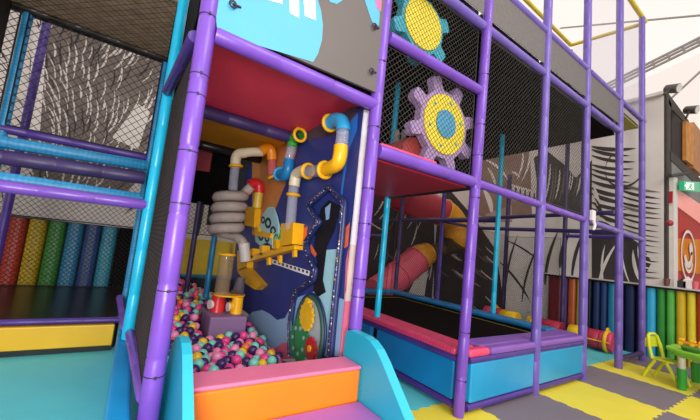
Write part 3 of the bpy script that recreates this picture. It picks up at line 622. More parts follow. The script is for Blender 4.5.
mb = MB(); mb.box(7.64, WX-.005, ycap, 1.75, 1.2, 1.235, BLACKV); mb.box(7.66, WX-.005, ycap, 1.75, 1.235, 1.26, WALLL); tag(mb.build('capping_strip', None, (7.64, ycap, 1.2)), 'black and white capping strip along the padded wall', 'strip')
mb = MB(); mb.box(WX, WX+.1, ycap, -.31, -.02, 1.24, PILB); struct('wall_low', mb)

# ================================================================== OPEN BAY step and mat
YV = mat('yellow_step_vinyl', '#e2b016', .4, .06, 3); 
o = root('foam_step', (-1.2, 2.4, 0), 'yellow foam step with black base under the rainbow rolls', 'step')
mb = MB(); mb.rbox(-2.6, -.2, 2.34, 2.42, .055, .27, YV, .012); mb.build('step_face', o)
mb = MB(); mb.box(-2.6, -.2, 2.36, 2.46, 0, .053, BLACKV); mb.build('base_strip', o)
mb = MB(); mb.rbox(-2.6, -.17, 2.465, 4.70, .0, .28, mat('black_glossy_mat', '#1a1614', .28, .15, 4), .02); tag(mb.build('landing_mat', None, (-2.6, 2.44, .15)), 'glossy black landing mat in front of the rainbow rolls', 'mat')
KB = mat('kerb_blue', '#1590d0', .35, .15, 3)
mb = MB(); mb.rbox(-.165, -.062, -.5, 2.33, -.005, .44, KB, .02); tag(mb.build('padded_kerb', None, (-.15, .9, 0)), 'blue padded kerb running back beside the nearest post', 'kerb')

# ================================================================== BALL PIT STEPS
OR = mat('orange_vinyl', '#f07c16', .4, .05, 3); PK = mat('pink_step_vinyl', '#df7398', .45, .05, 3); LV = mat('lilac_step_vinyl', '#a768b8', .45, .05, 3)
o = root('foam_steps', (.6, -.3, 0), 'orange foam entry steps with pink top and purple tread', 'steps')
mb = MB(); mb.rbox(.135, 1.098, -.205, -.03, 0, .598, OR, .015); mb.build('riser_block', o)
mb = MB(); mb.rbox(.135, 1.098, -.212, -.025, .599, .620, PK, .01); mb.build('top_pad', o)
mb = MB(); mb.rbox(.135, 1.098, -.56, -.213, 0, .40, OR, .015); mb.build('riser_block', o)
mb = MB(); mb.rbox(.135, 1.098, -.565, -.214, .401, .422, LV, .01); mb.build('tread_pad', o)
SB = mat('side_board_teal', '#1fa6c4', .4, .05, 2); SBL = mat('side_board_edge', '#2bb2cc', .35, .04, 2)
def side_board(x0, x1, label, prof=None):
    prof = prof or [(0, 0), (0, .74), (-.015, .775), (-.05, .79), (-.20, .79), (-.26, .78), (-.32, .75), (-.38, .70), (-.95, .12), (-.97, .06), (-.97, 0)]
    mb = MB(); mb.prism([(x0, y, z) for y, z in prof], (x1-x0, 0, 0), SB, SBL); tag(mb.build('side_board', None, (x0, 0, 0)), label, 'side board', 'teal side boards of the steps')
side_board(.088, .131, 'teal side board of the steps beside the nearest post', [(.30, 0), (.30, .42), (.285, .52), (.24, .63), (.17, .71), (.09, .765), (-.02, .795), (-.10, .79), (-.17, .76), (-.25, .70), (-.39, .585), (-.97, .10), (-.97, 0)])
side_board(1.102, 1.165, 'teal side board of the steps towards the trampoline')
mb = MB(); mb.box(.14, 1.13, .0, 2.9, .0, .05, mat('pit_floor', '#5a4a66', .7)); tag(mb.build('soft_mat', None, (.14, .0, 0)), 'soft dark mat lying under the balls of the pit', 'mat')

# ================================================================== ACTIVITY BOARD on the pit side
PX = 1.14
o = root('activity_board', (PX+.02, 1.2, .4), 'navy activity board with clear ball tubes, chutes and turning gears', 'activity board')
NAVY = mat('board_navy', '#2b3880', .45, .12, 2); PALEB = mat('board_pale_blue', '#90b4dc', .5, .06, 2); BRN = mat('board_tan', '#cf8546', .5, .1, 3); TEALB = mat('board_teal', '#a2d6e4', .5, .05); BLK = mat('board_black', '#15131c', .5, .2)
BRB = mat('board_bright_blue', '#2f74c8', .5, .1); PKB = mat('board_pink', '#e0708f', .5, .05); ORB = mat('board_orange', '#e86a3a', .5); WHB = mat('board_white', '#e6e2e6', .5)
GRB = mat('board_grey', '#4a4450', .55)
pan = lambda x, y, e=0.0: tuple(onX(x, y, PX-e))
mb = MB(); mb.prism([(PX, .10, .40), (PX, 3.1, .40), (PX, 3.1, 2.40), (PX, .10, 2.40)], (.035, 0, 0), NAVY)
def pp(px, m, e): mb.poly([pan(x, y, e) for x, y in px], m)
def clampY(px): return px
pp([(252, 156), (300, 133), (297, 150), (288, 178), (277, 205), (266, 235), (252, 235)], BRN, .002)
pp([(300, 128), (330, 114), (357, 106), (355, 122), (335, 135), (305, 140)], GRB, .0015)
pp([(247, 318), (252, 312), (262, 310), (270, 314), (277, 320), (285, 318), (291, 306), (296, 298), (318, 290), (345, 300), (341, 356), (250, 356)], PALEB, .002)
pp([(326, 250), (337, 249), (334, 300), (330, 330), (318, 300), (320, 272)], TEALB, .003)
pp([(321, 208), (329, 200), (341, 206), (334, 232), (327, 246), (323, 280), (326, 292), (318, 297), (313, 290), (317, 262), (314, 246), (316, 228)], BLK, .0035)
pp([(350, 122), (358, 112), (357, 130), (349, 150), (343, 190), (340, 230), (337, 260), (335, 300), (332, 300), (338, 240), (341, 190)], BRB, .0025)
pp([(346, 260), (349, 246), (346, 290), (344, 300)], PKB, .004); pp([(343, 232), (350, 222), (348, 246), (342, 250)], ORB, .004)
pp([(282, 343), (292, 342), (300, 344), (300, 358), (270, 360), (275, 348)], PKB, .004)
pp([(325, 208), (331, 203), (329, 219), (326, 220)], PALEB, .005)
pp([(311, 244), (317, 254), (315, 257), (309, 250)], ORB, .005); pp([(304, 228), (308, 226), (306, 240), (303, 242)], ORB, .005)
mb.build('painted_board', o)
mb = MB(); mb.box(PX-.004, PX+.042, .085, .10, .40, .95, PKB); mb.box(PX-.004, PX+.042, .085, .10, .95, 1.35, mat('edge_cream', '#d8c2b8', .5)); mb.box(PX-.004, PX+.042, .085, .10, 1.35, 2.36, WHB); mb.build('edge_strip', o)
# word strip painted with dark marks
mb = MB(); a = [pan(272, 259, .006), pan(310, 271, .006), pan(309, 276, .006), pan(271, 263, .006)]; mb.prism(a, (-.004, 0, 0), WHB)
for i in range(9):
    x = 274+i*4; y = 260.5+i*1.26; mb.poly([pan(x, y, .0115), pan(x+2, y+.6, .0115), pan(x+2, y+3.0, .0115), pan(x, y+2.4, .0115)], BLK)
mb.build('word_strip', o)
# tubes
YEL = mat('tube_yellow', '#f4b414', .35, .05); CREAM = mat('tube_cream', '#e0d2b4', .4, .06); ORT = mat('tube_orange', '#e88c18', .35, .06); BLT = mat('tube_blue', '#1c7ab8', .35, .1); SKY = mat('tube_sky', '#2fa2d8', .35, .08); GRT = mat('tube_green', '#3a9a34', .4, .08); RDT = mat('tube_red', '#d8262c', .3, .08); WHT = mat('tube_white', '#ded8d4', .4, .05)
CLT = bpy.data.materials.new('clear_tube'); CLT.use_nodes = True; b_ = CLT.node_tree.nodes['Principled BSDF']; b_.inputs['Base Color'].default_value = (*lin('#c9cbe0'), 1); b_.inputs['Alpha'].default_value = .33; b_.inputs['Roughness'].default_value = .08
PKC = bpy.data.materials.new('pink_clear_tube'); PKC.use_nodes = True; b_ = PKC.node_tree.nodes['Principled BSDF']; b_.inputs['Base Color'].default_value = (*lin('#e07070'), 1); b_.inputs['Alpha'].default_value = .55; b_.inputs['Roughness'].default_value = .1
TD = .085
def tpart(name, px, r, m, d=TD, rings=(), ringm=None, caps=False, n=6, Yp=None):
    at = (lambda x, y: onY(x, y, Yp)) if Yp else (lambda x, y: onX(x, y, PX-d))
    mb = MB(); P_ = cr([at(x, y) for x, y in px], n); mb.tube(P_, r, m, 16, caps); q = mb.build(name, o)
    for (x, y), ax in rings:
        c = at(x, y); t = MB(); c2 = at(x+ax[0], y+ax[1]); t.torus(c, c2-c, r*1.12, .016, ringm or YEL, 20, 8); t.build('flange', q)
    return q
tpart('tube_elbow', [(329, 124), (335, 120), (341, 121), (343, 127), (343, 131)], .056, SKY, rings=[((330, 123), (3, -1))])
tpart('clear_tube', [(343, 130), (342, 140), (341, 149)], .05, CLT)
tpart('tube_elbow', [(341, 146), (340, 156), (337, 164), (330, 168), (324, 170)], .056, YEL, rings=[((325, 170), (-3, .6))])
tpart('clear_tube', [(326, 170), (316, 171), (307, 172)], .052, CLT)
tpart('tube_elbow', [(310, 171), (303, 171), (297, 174), (295, 180), (294, 186)], .054, CREAM, rings=[((308, 171), (3, 0))])
tpart('clear_tube', [(294, 185), (292, 205), (290, 230)], .05, CLT, rings=[((293.5, 195), (-.4, 3))])
tpart('tube_elbow', [(300, 135), (296, 137), (293, 141), (292, 147)], .055, GRT, rings=[((300, 135), (2, -1))])
tpart('clear_tube', [(292, 146), (290, 154), (288.5, 162)], .05, CLT)
tpart('tube_elbow', [(289, 160), (288, 170), (285, 176), (280, 174)], .056, BLT, rings=[((280, 174), (-2, -1))], ringm=SKY)
tpart('tube_elbow', [(260, 152), (267, 148), (271, 151), (272, 160)], .058, ORT, Yp=1.75)
tpart('clear_tube', [(272, 159), (272, 166), (272, 175)], .05, PKC, Yp=1.75, rings=[((273, 176), (1, 2))])
tpart('white_tube', [(263, 152), (252, 152), (243, 153)], .052, CREAM, Yp=1.8)
tpart('tube_elbow', [(245, 153), (239, 154), (236, 158), (235.5, 165)], .056, CREAM, Yp=1.8, rings=[((236, 166), (0, 3))])
tpart('clear_tube', [(235.5, 165), (234, 177), (233, 190)], .05, CLT, Yp=1.8)
tpart('tube_elbow', [(249, 185), (255, 183), (259, 186), (259, 193)], .064, RDT, Yp=2.1)
tpart('clear_tube', [(259, 192), (258, 200), (257, 208)], .055, mat('tube_amber', '#d8b84a', .3), Yp=2.1)
# corrugated hose: a stack of coils hanging off the end of the board
HOSE = mat('hose_grey', '#b8aaa4', .55, .12, 12)
hc = onY(229, 210, 2.15)
pts = [onY(252, 186, 2.1)]
zt, zb = onY(229, 193, 2.15)[2], onY(229, 236, 2.15)[2]
for i in range(4*14+1):
    a = .3-2*PI*i/14; pts.append(np.array((hc[0]+.15*math.cos(a), 2.15+.13*math.sin(a), zt+(zb-zt)*i/56)))
pts += [onY(243, 243, 2.1), onY(245, 252, 2.1)]
hp = cr(pts, 3); mb = MB(); mb.tube(hp, [.062 if i % 2 else .055 for i in range(len(hp))], HOSE, 14); mb.build('corrugated_hose', o)
mb = MB(); e0, e1 = onY(244, 243, 2.05), onY(245.5, 261, 2.05); mb.tube([e0, (e0+e1)/2, e1], .066, WHT, 14); mb.build('hose_collar', o)
# yellow boxes and chutes
def pbox(name, px, d, m, e=.0, Yp=None):
    mb = MB(); mb.prism([onY(x, y, Yp) if Yp else pan(x, y, e) for x, y in px], (0, -d, 0) if Yp else (-d, 0, 0), m); return mb.build(name, o)
pbox('ball_box', [(291, 225), (304, 224), (303, 245), (291, 247)], .11, YEL)
pbox('ball_chute', [(255, 257), (290, 248), (303, 246), (303, 250), (290, 253), (256, 262)], .09, YEL)
pbox('chute_fence', [(257, 250), (260, 249), (260, 258), (257, 259)], .09, YEL); pbox('chute_fence', [(267, 247), (270, 246), (270, 255), (267, 256)], .09, YEL); pbox('chute_fence', [(281, 240), (284, 240), (285, 250), (281, 251)], .09, YEL)
for x, y in ((269, 258), (280, 256), (295, 250)): pbox('chute_peg', [(x, y), (x+2.4, y-.5), (x+2.2, y+7), (x+.2, y+7.5)], .03, YEL, .04)
pbox('ball_box', [(251, 207), (261, 209), (260, 228), (250, 226)], .08, YEL)
pbox('ball_chute', [(260, 228), (263, 227), (264, 232), (277, 234), (276, 239), (260, 236)], .07, YEL)
pbox('ball_box', [(243, 251), (254, 251), (253, 268), (243, 272)], .08, YEL)
pbox('ball_chute', [(243, 271), (252, 267), (268, 285), (262, 290), (252, 284)], .08, YEL)
# teal cloud cut-out with dark holes, green arches
mb = MB(); CLD = mat('cutout_teal', '#a8d6de', .45, .06); CLD2 = mat('cutout_dark', '#23303c', .6)
cl = [(266, 212), (270, 207), (274, 207), (276, 211), (278, 217), (280, 226), (279, 238), (274, 246), (268, 242), (262, 246), (257, 242), (256, 232), (262, 224), (264, 214)]
mb.prism([pan(x, y, .012) for x, y in cl], (-.02, 0, 0), CLD)
for x, y, a, b in ((268, 223, 2.6, 4.5), (263, 220, 1.6, 3), (273, 231, 2.4, 4), (261, 236, 2.2, 4), (267, 238, 2, 3.5)):
    T_ = np.linspace(0, 2*PI, 17)
    for t0, t1 in zip(T_, T_[1:]): mb.poly([pan(x+a*k*math.cos(t), y+b*k*math.sin(t), .034) for k, t in ((1.25, t0), (1.25, t1), (.6, t1), (.6, t0))], CLD2)
mb.build('cloud_cutout', o)
for x, y, s in ((284, 236, 1.0), (277, 241, .8)):
    P_ = [onX(x+5*s*math.cos(t), y+(10*s*math.sin(t) if math.sin(t) < 0 else 0), PX-.03) for t in np.linspace(PI, 2*PI, 10)]
    P_ = [onX(x-5*s, y+9*s, PX-.03)]+P_+[onX(x+5*s, y+9*s, PX-.03)]
    mb = MB(); mb.tube(P_, .012, CLD, 8); mb.tube([p+np.array((-.004, 0, 0))+(np.mean(P_, axis=0)-p)*.35 for p in P_], .012, GRT, 8); mb.build('arch_rail', o)
# bead track in the shape of a lanky house
TRK = spots('bead_track', '#1c2348', ['#d8d8e0', '#d84a6a', '#4ab07a', '#e0b040', '#8a8ad0'], 46, .4, .33)
TRN = mat('track_navy', '#202c5e', .4, .1)
for px in ([(330, 187), (309, 206), (320, 222), (307, 241), (309, 256), (316, 270), (314, 280), (298, 290), (294, 300), (291, 322), (291, 356)], [(330, 187), (345, 203), (342, 240), (338, 280), (334, 320), (331, 356)]):
    P_ = [onX(x, y, PX-.02) for x, y in px]; Q_ = []
    for a, b in zip(P_, P_[1:]): Q_ += [a+(b-a)*t for t in (0, .15, .5, .85)]
    Q_.append(P_[-1]); mb = MB(); mb.tube(Q_, .024, TRN, 10); q = mb.build('bead_track', o)
    mb = MB(); mb.tube([p+np.array((-.018, .006, 0)) for p in Q_], .014, TRK, 8); mb.build('bead_string', q)
# arched gear window
GRN = mat('gear_green', '#1f8a4e', .45, .15, 8); GDK = mat('arch_green', '#2c5a4a', .5, .15); GLY = mat('toy_gear_yellow', '#e8b41c', .4); GRD = mat('toy_gear_red', '#b81c28', .4); PAL = mat('window_pale', '#a9b6bf', .4, .1)
cc = onX(311, 334, PX); ry, rz = .225, .29
ov = [(cc[1]+ry*math.cos(t), cc[2]+rz*math.sin(t)) for t in np.linspace(0, 2*PI, 32)[:-1]]
mb = MB(); mb.prism([(PX-.006, y, max(z, .41)) for y, z in ov], (-.01, 0, 0), PAL); mb.build('gear_window', o)
mb = MB(); mb.tube([(PX-.02, cc[1]+ry*math.cos(t), max(.43, cc[2]+rz*math.sin(t))) for t in np.linspace(-.9, PI+.9, 30)], .022, GDK, 10); mb.tube([(PX-.02, cc[1]+ry*1.13*math.cos(t), cc[2]+rz*1.09*math.sin(t)) for t in np.linspace(-.3, PI+.3, 30)], .012, TRN, 8); mb.build('window_rim', o)
def toygear(x, y, R, teeth, m, d, hole=None, dot=None):
    c = onX(x, y, PX); ring = []
    for i in range(teeth):
        for t, q in ((0, .9), (.25, 1), (.5, 1), (.75, .9)):
            a = 2*PI*(i+t)/teeth; ring.append((PX-d, c[1]+R*q*math.cos(a), c[2]+R*q*math.sin(a)))
    mb = MB(); mb.prism(ring, (-.018, 0, 0), m); g = mb.build('turning_gear', o)
    if dot:
        mb = MB(); mb.prism([(PX-d-.019, c[1]+R*.3*math.cos(t), c[2]+R*.3*math.sin(t)) for t in np.linspace(0, 2*PI, 14)[:-1]], (-.01, 0, 0), dot); mb.build('gear_knob', g)
    if hole:
        for i in range(7):
            a = 2*PI*i/7; mb = MB(); mb.prism([(PX-d-.0185, c[1]+R*.62*math.cos(a)+R*.1*math.cos(t), c[2]+R*.62*math.sin(a)+R*.1*math.sin(t)) for t in np.linspace(0, 2*PI, 10)[:-1]], (-.003, 0, 0), hole); mb.build('gear_hole', g)
toygear(302, 340, .17, 18, GRN, .02, hole=PAL); toygear(312, 316, .115, 14, GLY, .04, dot=None); toygear(317, 348, .085, 12, GRD, .045, dot=GLY)
mb = MB(); c = onX(312, 302, PX); mb.tube([(PX-.02, c[1], c[2]), (PX-.05, c[1], c[2])], .035, GLY, 12); mb.build('rim_knob', o)

AMB = bpy.data.materials.new('amber_clear'); AMB.use_nodes = True; b_ = AMB.node_tree.nodes['Principled BSDF']; b_.inputs['Base Color'].default_value = (*lin('#a08a70'), 1); b_.inputs['Alpha'].default_value = .4; b_.inputs['Roughness'].default_value = .1
# ================================================================== PURPLE BOX AND TOY TUBES IN THE PIT
BX = mat('purple_box_vinyl', '#8a6a96', .5, .08, 3)
mb = MB(); mb.rbox(.52, .865, 1.31, 1.72, .06, .565, BX, .015); tag(mb.build('foam_block', None, (.52, 1.31, .06)), 'dusty purple foam block half sunk among the balls', 'foam block')
o = root('toy_tube', (.63, 1.56, .566), 'red upright toy tube with side spout on the purple block', 'toy')
mb = MB(); mb.tube([(.63, 1.56, .566), (.63, 1.56, .58), (.63, 1.56, .725)], [.074, .07, .066], RDT, 16); mb.build('tube_body', o)
mb = MB(); mb.tube([(.60, 1.56, .635), (.545, 1.54, .635)], .042, WHT, 14); mb.build('spout', o)
o = root('toy_tube', (.79, 1.46, .566), 'yellow tee shaped toy tube on the purple block', 'toy')
mb = MB(); mb.tube([(.79, 1.46, .566), (.79, 1.46, .59), (.79, 1.46, .725)], [.06, .055, .055], YEL, 16); mb.build('tube_body', o)
mb = MB(); mb.tube([(.77, 1.46, .63), (.705, 1.45, .63)], .042, YEL, 14); mb.tube([(.71, 1.45, .63), (.695, 1.448, .63)], .044, WHT, 14); mb.build('spout', o)
mb = MB(); n = 24; mb.prism([(.725+.155*math.cos(t), 1.54+.125*math.sin(t), .726) for t in np.linspace(0, 2*PI, n)[:-1]], (0, 0, .012), YEL); tag(mb.build('toy_plate', None, (.725, 1.54, .726)), 'yellow round plate lying across the two toy tubes', 'toy')
o = root('clear_canister', (.65, 1.56, .739), 'clear brownish tube with yellow rim on the round yellow plate', 'tube')
mb = MB(); mb.tube([(.65, 1.56, .739), (.65, 1.56, .9), (.65, 1.56, 1.13)], .072, AMB, 18, False); mb.build('clear_wall', o)
mb = MB(); mb.torus((.65, 1.56, 1.13), (0, 0, 1), .077, .012, YEL, 22, 8); mb.build('rim', o)
mb = MB(); mb.tube([(.80, 1.54, .739), (.815, 1.56, .77), (.83, 1.58, .90)], [.07, .06, .04], mat('grey_funnel', '#57505a', .6), 16); tag(mb.build('toy_funnel', None, (.80, 1.54, .739)), 'dark grey funnel standing on the yellow plate', 'toy')

# ================================================================== BALLS
R = .0385
bc = {'pink': ('#e8408c', .30), 'rose': ('#e88ab4', .10), 'purple': ('#3e2260', .34), 'mint': ('#7ad0c4', .14), 'yellow': ('#e8c026', .08), 'coral': ('#e8684c', .03)}
BM = {k: mat('ball_'+k, v[0], .32, .05, 3) for k, v in bc.items()}
cand = []
row = 0; y = .05
while y < 2.86:
    x = .17+(R if row % 2 else 0)
    while x < 1.06:
        xx, yy = x+random.uniform(-.011, .011), y+random.uniform(-.011, .011)
        inbox = .46 < xx < .92 and 1.25 < yy < 1.78
        if not inbox:
            h = .395+.03*math.sin(xx*5+1)*math.sin(yy*3.1)+max(0, yy-1.1)*.17*(1.3-xx)-max(0, xx-.85)*.45
            cand.append((xx, yy, h+random.uniform(-.028, .028)))
        x += 2*R*1.01
    y += 2*R*.885; row += 1
def seen(c):
    px, py, k = proj(c)
    if not (160 < px < 345 and 268 < py < 395): return False
    d = np.array(c)-CP                                   # hidden by the entry step?
    t = (-.03-CP[1])/d[1]; q = CP+d*t
    if q[2] < .62 and .13 < q[0] < 1.1: return False
    if q[0] < .12 and q[2] < .72: return False
    t = (1.31-CP[1])/d[1]
    if t < 1:
        q = CP+d*t
        if .53 < q[0] < .86 and q[2] < .54: return False
    return True
vis = sorted([c for c in cand if seen(c)], key=lambda c: proj(c)[2])[:300]
vs_ = set(vis); rest = [c for c in cand if c not in vs_]
names = list(bc); wts = [bc[k][1] for k in names]
protos = {}
zone = lambda c: 'in the front heap behind the pink ledge' if c[1] < 1.31 else ('beside the purple foam block' if c[1] < 1.8 else 'in the far heap behind the purple block')
done = []
for c in vis:
    near = [q for q, kk in done if False] or [kk for q, kk in done if (q[0]-c[0])**2+(q[1]-c[1])**2 < (2.5*R)**2]
    for _ in range(4):
        k = random.choices(names, wts)[0]
        if near.count(k) < 1: break
    done.append((c, k))
    if k not in protos:
        mb = MB(); mb.ball((0, 0, 0), R, BM[k], 16, 10); ob = mb.build('pit_ball', None, (0, 0, 0)); protos[k] = ob
    else:
        ob = protos[k].copy(); COL.objects.link(ob)
    ob.location = c
    tag(ob, '%s plastic ball %s' % ({'rose': 'pale rose', 'purple': 'dark purple', 'pink': 'hot pink'}.get(k, k), zone(c)), 'ball', '%s balls %s' % (k, zone(c)))
mb = MB()
for c in rest: mb.ball(c, R, BM[random.choices(names, wts)[0]], 8, 6)
for c in cand:
    if .40 < c[0] < .93 and 1.15 < c[1] < 1.80: continue
    mb.ball((min(c[0]+R*.9, 1.06), c[1]+R*.5, c[2]-R*1.7), R, BM[random.choices(names, wts)[0]], 8, 6)
tag(mb.build('buried_balls', None, (.5, 1.4, .1)), 'mass of mixed plastic balls lying under the top layer', 'balls', None, 'stuff')

# ================================================================== TABLE AND CHAIR
LIME = mat('lime_plastic', '#d2d628', .4, .06); TGR = mat('table_green', '#8fd040', .4, .06); DGR = mat('leg_green', '#2f9a3a', .4, .06); LEGW = mat('leg_cream', '#cfc8b0', .5)
lp = onZ(682, 390, 0)
tc_ = np.array((lp[0]+.36, lp[1]-.30)); TZ = onY(681, 354, lp[1])[2]
o = root('play_table', (tc_[0], tc_[1], 0), 'green plastic play table with cream and green legs', 'table')
mb = MB(); ring = [(tc_[0]+(.50+.025*math.cos(6*t))*math.cos(t), tc_[1]+(.50+.025*math.cos(6*t))*math.sin(t), TZ) for t in np.linspace(0, 2*PI, 60)[:-1]]
mb.prism(ring, (0, 0, .03), TGR); mb.build('table_top', o)
mb = MB(); mb.prism([(tc_[0]+(p[0]-tc_[0])*.9, tc_[1]+(p[1]-tc_[1])*.9, TZ-.05) for p in ring], (0, 0, .05), TGR); mb.build('apron', o)
for sx_ in (-1, 1):
    for sy_ in (-1, 1):
        lx, ly = tc_[0]+sx_*.36, tc_[1]+sy_*.30
        mb = MB(); mb.tube([(lx, ly, .0), (lx, ly, .02), (lx, ly, .26)], [.035, .042, .05], DGR, 14); l = mb.build('leg', o)
        mb = MB(); mb.tube([(lx, ly, .26), (lx, ly, TZ-.05)], .036, LEGW, 12); mb.build('leg_collar', l)
mb = MB(); bx_ = onZ(694, 352, TZ+.03); mb.tube([(bx_[0], bx_[1], TZ+.031), (bx_[0], bx_[1], TZ+.045), (bx_[0], bx_[1], TZ+.075)], [.09, .11, .12], mat('dark_green_tray', '#3f7a2c', .5), 20); tag(mb.build('sorting_bowl', None, (bx_[0], bx_[1], TZ+.03)), 'dark green shallow bowl on the play table', 'bowl')
c = onZ(688, 346, TZ+.03); o = root('toy_train', (c[0], c[1], TZ+.031), 'orange yellow toy on the far side of the green table', 'toy')
mb = MB(); mb.rbox(c[0]-.05, c[0]+.05, c[1]-.16, c[1]+.1, TZ+.05, TZ+.085, ORV, .012); mb.build('toy_body', o)
for dy in (-.13, -.05, .06):
    mb = MB(); mb.tube([(c[0]-.06, c[1]+dy, TZ+.056), (c[0]+.06, c[1]+dy, TZ+.056)], .024, YP, 12); mb.build('wheel', o)
    mb = MB(); mb.rbox(c[0]-.035, c[0]+.035, c[1]+dy-.03, c[1]+dy+.03, TZ+.086, TZ+.12, YP, .01); mb.build('cab', o)
# chair: back towards the padded wall, open bowed legs
fa = onZ(643, 376, 0); fb = fa+np.array((-.09, -.36, 0))
SZ = .27
o = root('child_chair', ((fa[0]+fb[0])/2, (fa[1]+fb[1])/2+.1, 0), 'lime yellow plastic child chair beside the green table', 'chair')
ux = np.array((fb[0]-fa[0], fb[1]-fa[1], 0)); ln = np.linalg.norm(ux); ux /= ln; uy = np.array((-ux[1], ux[0], 0))   # ux: from back to front; uy: across
if uy[0] < 0: uy = -uy
W_ = .25; A0 = np.array((fa[0], fa[1], 0)); at_ = lambda u, v, z: A0+ux*u+uy*v+np.array((0, 0, z))
mb = MB(); mb.prism([at_(u, v, SZ-.0) for u, v in ((.09, .0), (ln-.1, -.01), (ln-.06, .03), (ln-.06, W_-.03), (ln-.1, W_+.01), (.09, W_))], (0, 0, .022), LIME); mb.build('seat', o)
for v in (0.0, W_):
    mb = MB(); mb.tube(cr([at_(0, v, 0), at_(.06, v, .13), at_(.13, v, SZ-.01)], 4), [.02]*9, LIME, 10); mb.build('leg', o)
    mb = MB(); mb.tube(cr([at_(ln, v, 0), at_(ln-.05, v, .13), at_(ln-.12, v, SZ-.01)], 4), [.02]*9, LIME, 10); mb.build('leg', o)
mb = MB(); bpts = [(0.0, .0), (0, .17), (.03, .28), (.07, .31), (W_-.07, .31), (W_-.03, .28), (W_, .17), (W_, 0)]
mb.tube([at_(.1-.22*z, v, SZ+.005+z) for v, z in bpts], .02, LIME, 10)
mb.prism([at_(.06-.04, v, SZ+.14+z) for v, z in ((.0, 0), (W_, 0), (W_, .1), (W_-.04, .14), (.04, .14), (0, .1))], tuple(ux*.015), LIME); mb.build('backrest', o)

# ================================================================== SMALL FITTINGS
o = root('junction_box', (4.8, -.06, 2.0), 'white plastic box strapped to the post at the mid rail', 'box')
WB = mat('white_plastic', '#e8e2dc', .4)
mb = MB(); mb.rbox(4.79, 4.89, -.09, -.046, 2.02, 2.16, WB, .012); mb.build('case', o)
mb = MB(); mb.tube(cr([(4.83, -.08, 2.02), (4.85, -.09, 1.96), (4.83, -.08, 1.90)], 5), .018, WB, 10); mb.build('cable_gland', o)
# ---- stall behind the mural corner
FY = -.13
def fpoly(px, e=0.): return [onY(x, y, FY-e) for x, y in px]
STG = mat('stall_charcoal', '#4a4340', .6, .1, spec=.05); STD = mat('stall_dark', '#1e1715', .5, .2, spec=.05); STO = mat('stall_timber', '#c98a4a', .6, .2, 5, spec=.05); STR = mat('stall_red', '#b5281e', .5, .12, spec=.05); STP = mat('stall_pink', '#f0a298', .6, .06, emit=.2, spec=.05); STW = mat('stall_white', '#e6ddd8', .5, spec=.05)
STC = mat('stall_amber', '#cf7a14', .6, .15, 4, emit=.1, spec=.05)
o = root('food_stall', (9.5, FY, 0), 'container food stall with charcoal frame, dark window and red front', 'stall')
def fp_(name, px, m, d, e=0.):
    mb = MB(); mb.prism(fpoly(px, e), (0, d, 0), m); return mb.build(name, o)
fp_('roof_beam', [(664, 93), (669, 94), (689, 121), (688, 126), (671, 108)], STG, .1)
fp_('window_opening', [(671, 110), (687, 126), (687, 165), (671, 152)], STD, .05)
fp_('window_frame', [(668, 96), (671.5, 104), (671.5, 190), (668, 190)], STG, .05, .0)
fp_('sill_beam', [(671, 151), (700, 178), (704, 192), (671, 160)], STG, .09, .01)
fp_('back_panel', [(671, 159), (712, 196), (712, 215), (671, 186)], mat('stall_grey', '#8a8a88', .7, spec=.05), .04)
fp_('awning', [(673, 186), (712, 212), (712, 232), (673, 203)], STP, .06, .02)
fp_('red_front', [(673, 202), (712, 230), (712, 300), (673, 290)], STR, .05)
fp_('lit_sign', [(674, 238), (712, 240), (712, 276), (674, 270)], STC, .05, .01)
mb = MB(); c = onY(689, 256, FY-.03)
def ringp_(r0, r1, a0, a1, m, cx=0, cz=0, n=24):
    for t0, t1 in zip(np.linspace(a0, a1, n)[:-1], np.linspace(a0, a1, n)[1:]):
        mb.poly([(c[0]+cx+r*math.cos(t)*1.15, FY-.03, c[2]+cz+r*math.sin(t)) for r, t in ((r0, t0), (r1, t0), (r1, t1), (r0, t1))], m)
ringp_(.47, .53, 0, 2*PI, STW); ringp_(.17, .30, -2.9, .2, STW, -.05, .05); ringp_(.0, .13, 0, 2*PI, STW, .18, .16); ringp_(.26, .33, -2.7, -.4, STW, -.02, -.02)
mb.build('round_emblem', o)
fp_('timber_box', [(686, 121), (694, 124), (694, 166), (686, 160)], STO, .1, .05); fp_('timber_box', [(694, 122), (703, 134), (703, 176), (694, 168)], mat('stall_timber_side', '#b0733a', .6, .2, 5), .1, .04)
fp_('wall_lamp', [(673, 190), (676, 188), (676, 202), (672, 203)], mat('red_lamp', '#b02030', .4), .08, .06)
mb = MB(); c2 = onY(669.5, 223, FY-.22); mb.ball(c2, .05, mat('red_knob', '#a03038', .4), 14, 8); mb.build('red_knob', o)
mb = MB(); mb.tube([onY(670, 176, FY-.1), onY(690, 173, FY-.1)], .03, STG, 8); mb.build('bracket', o)
o = root('exit_sign', tuple(onY(692, 184, -.3)), 'green illuminated exit sign with white running figure', 'sign')
EG = mat('exit_green', '#0f9a6a', .4, .03, emit=.5); EW = mat('exit_white', '#eafaf2', .4, .02, emit=.6)
sg = lambda px, e: [onY(x, y, -.30-e) for x, y in px]
mb = MB(); mb.prism(sg([(684, 181), (700, 182), (700, 192), (684, 190)], 0), (0, .06, 0), EG); mb.build('sign_box', o)
mb = MB(); mb.poly(sg([(686, 182.5), (694, 183), (694, 190), (686, 189.3)], .005), EW)
mb.poly(sg([(690, 183.5), (692, 183.6), (692, 185), (690, 185)], .008), EG); mb.poly(sg([(688.5, 185.5), (692.5, 185.2), (691, 187.3), (693, 189.2), (691.5, 189.5), (690, 188), (688, 189.4), (687.3, 188.8), (689.5, 187)], .008), EG)
mb.poly(sg([(684.6, 185.4), (686, 184.2), (686, 187), (684.6, 186)], .008), EW); mb.build('running_figure', o)
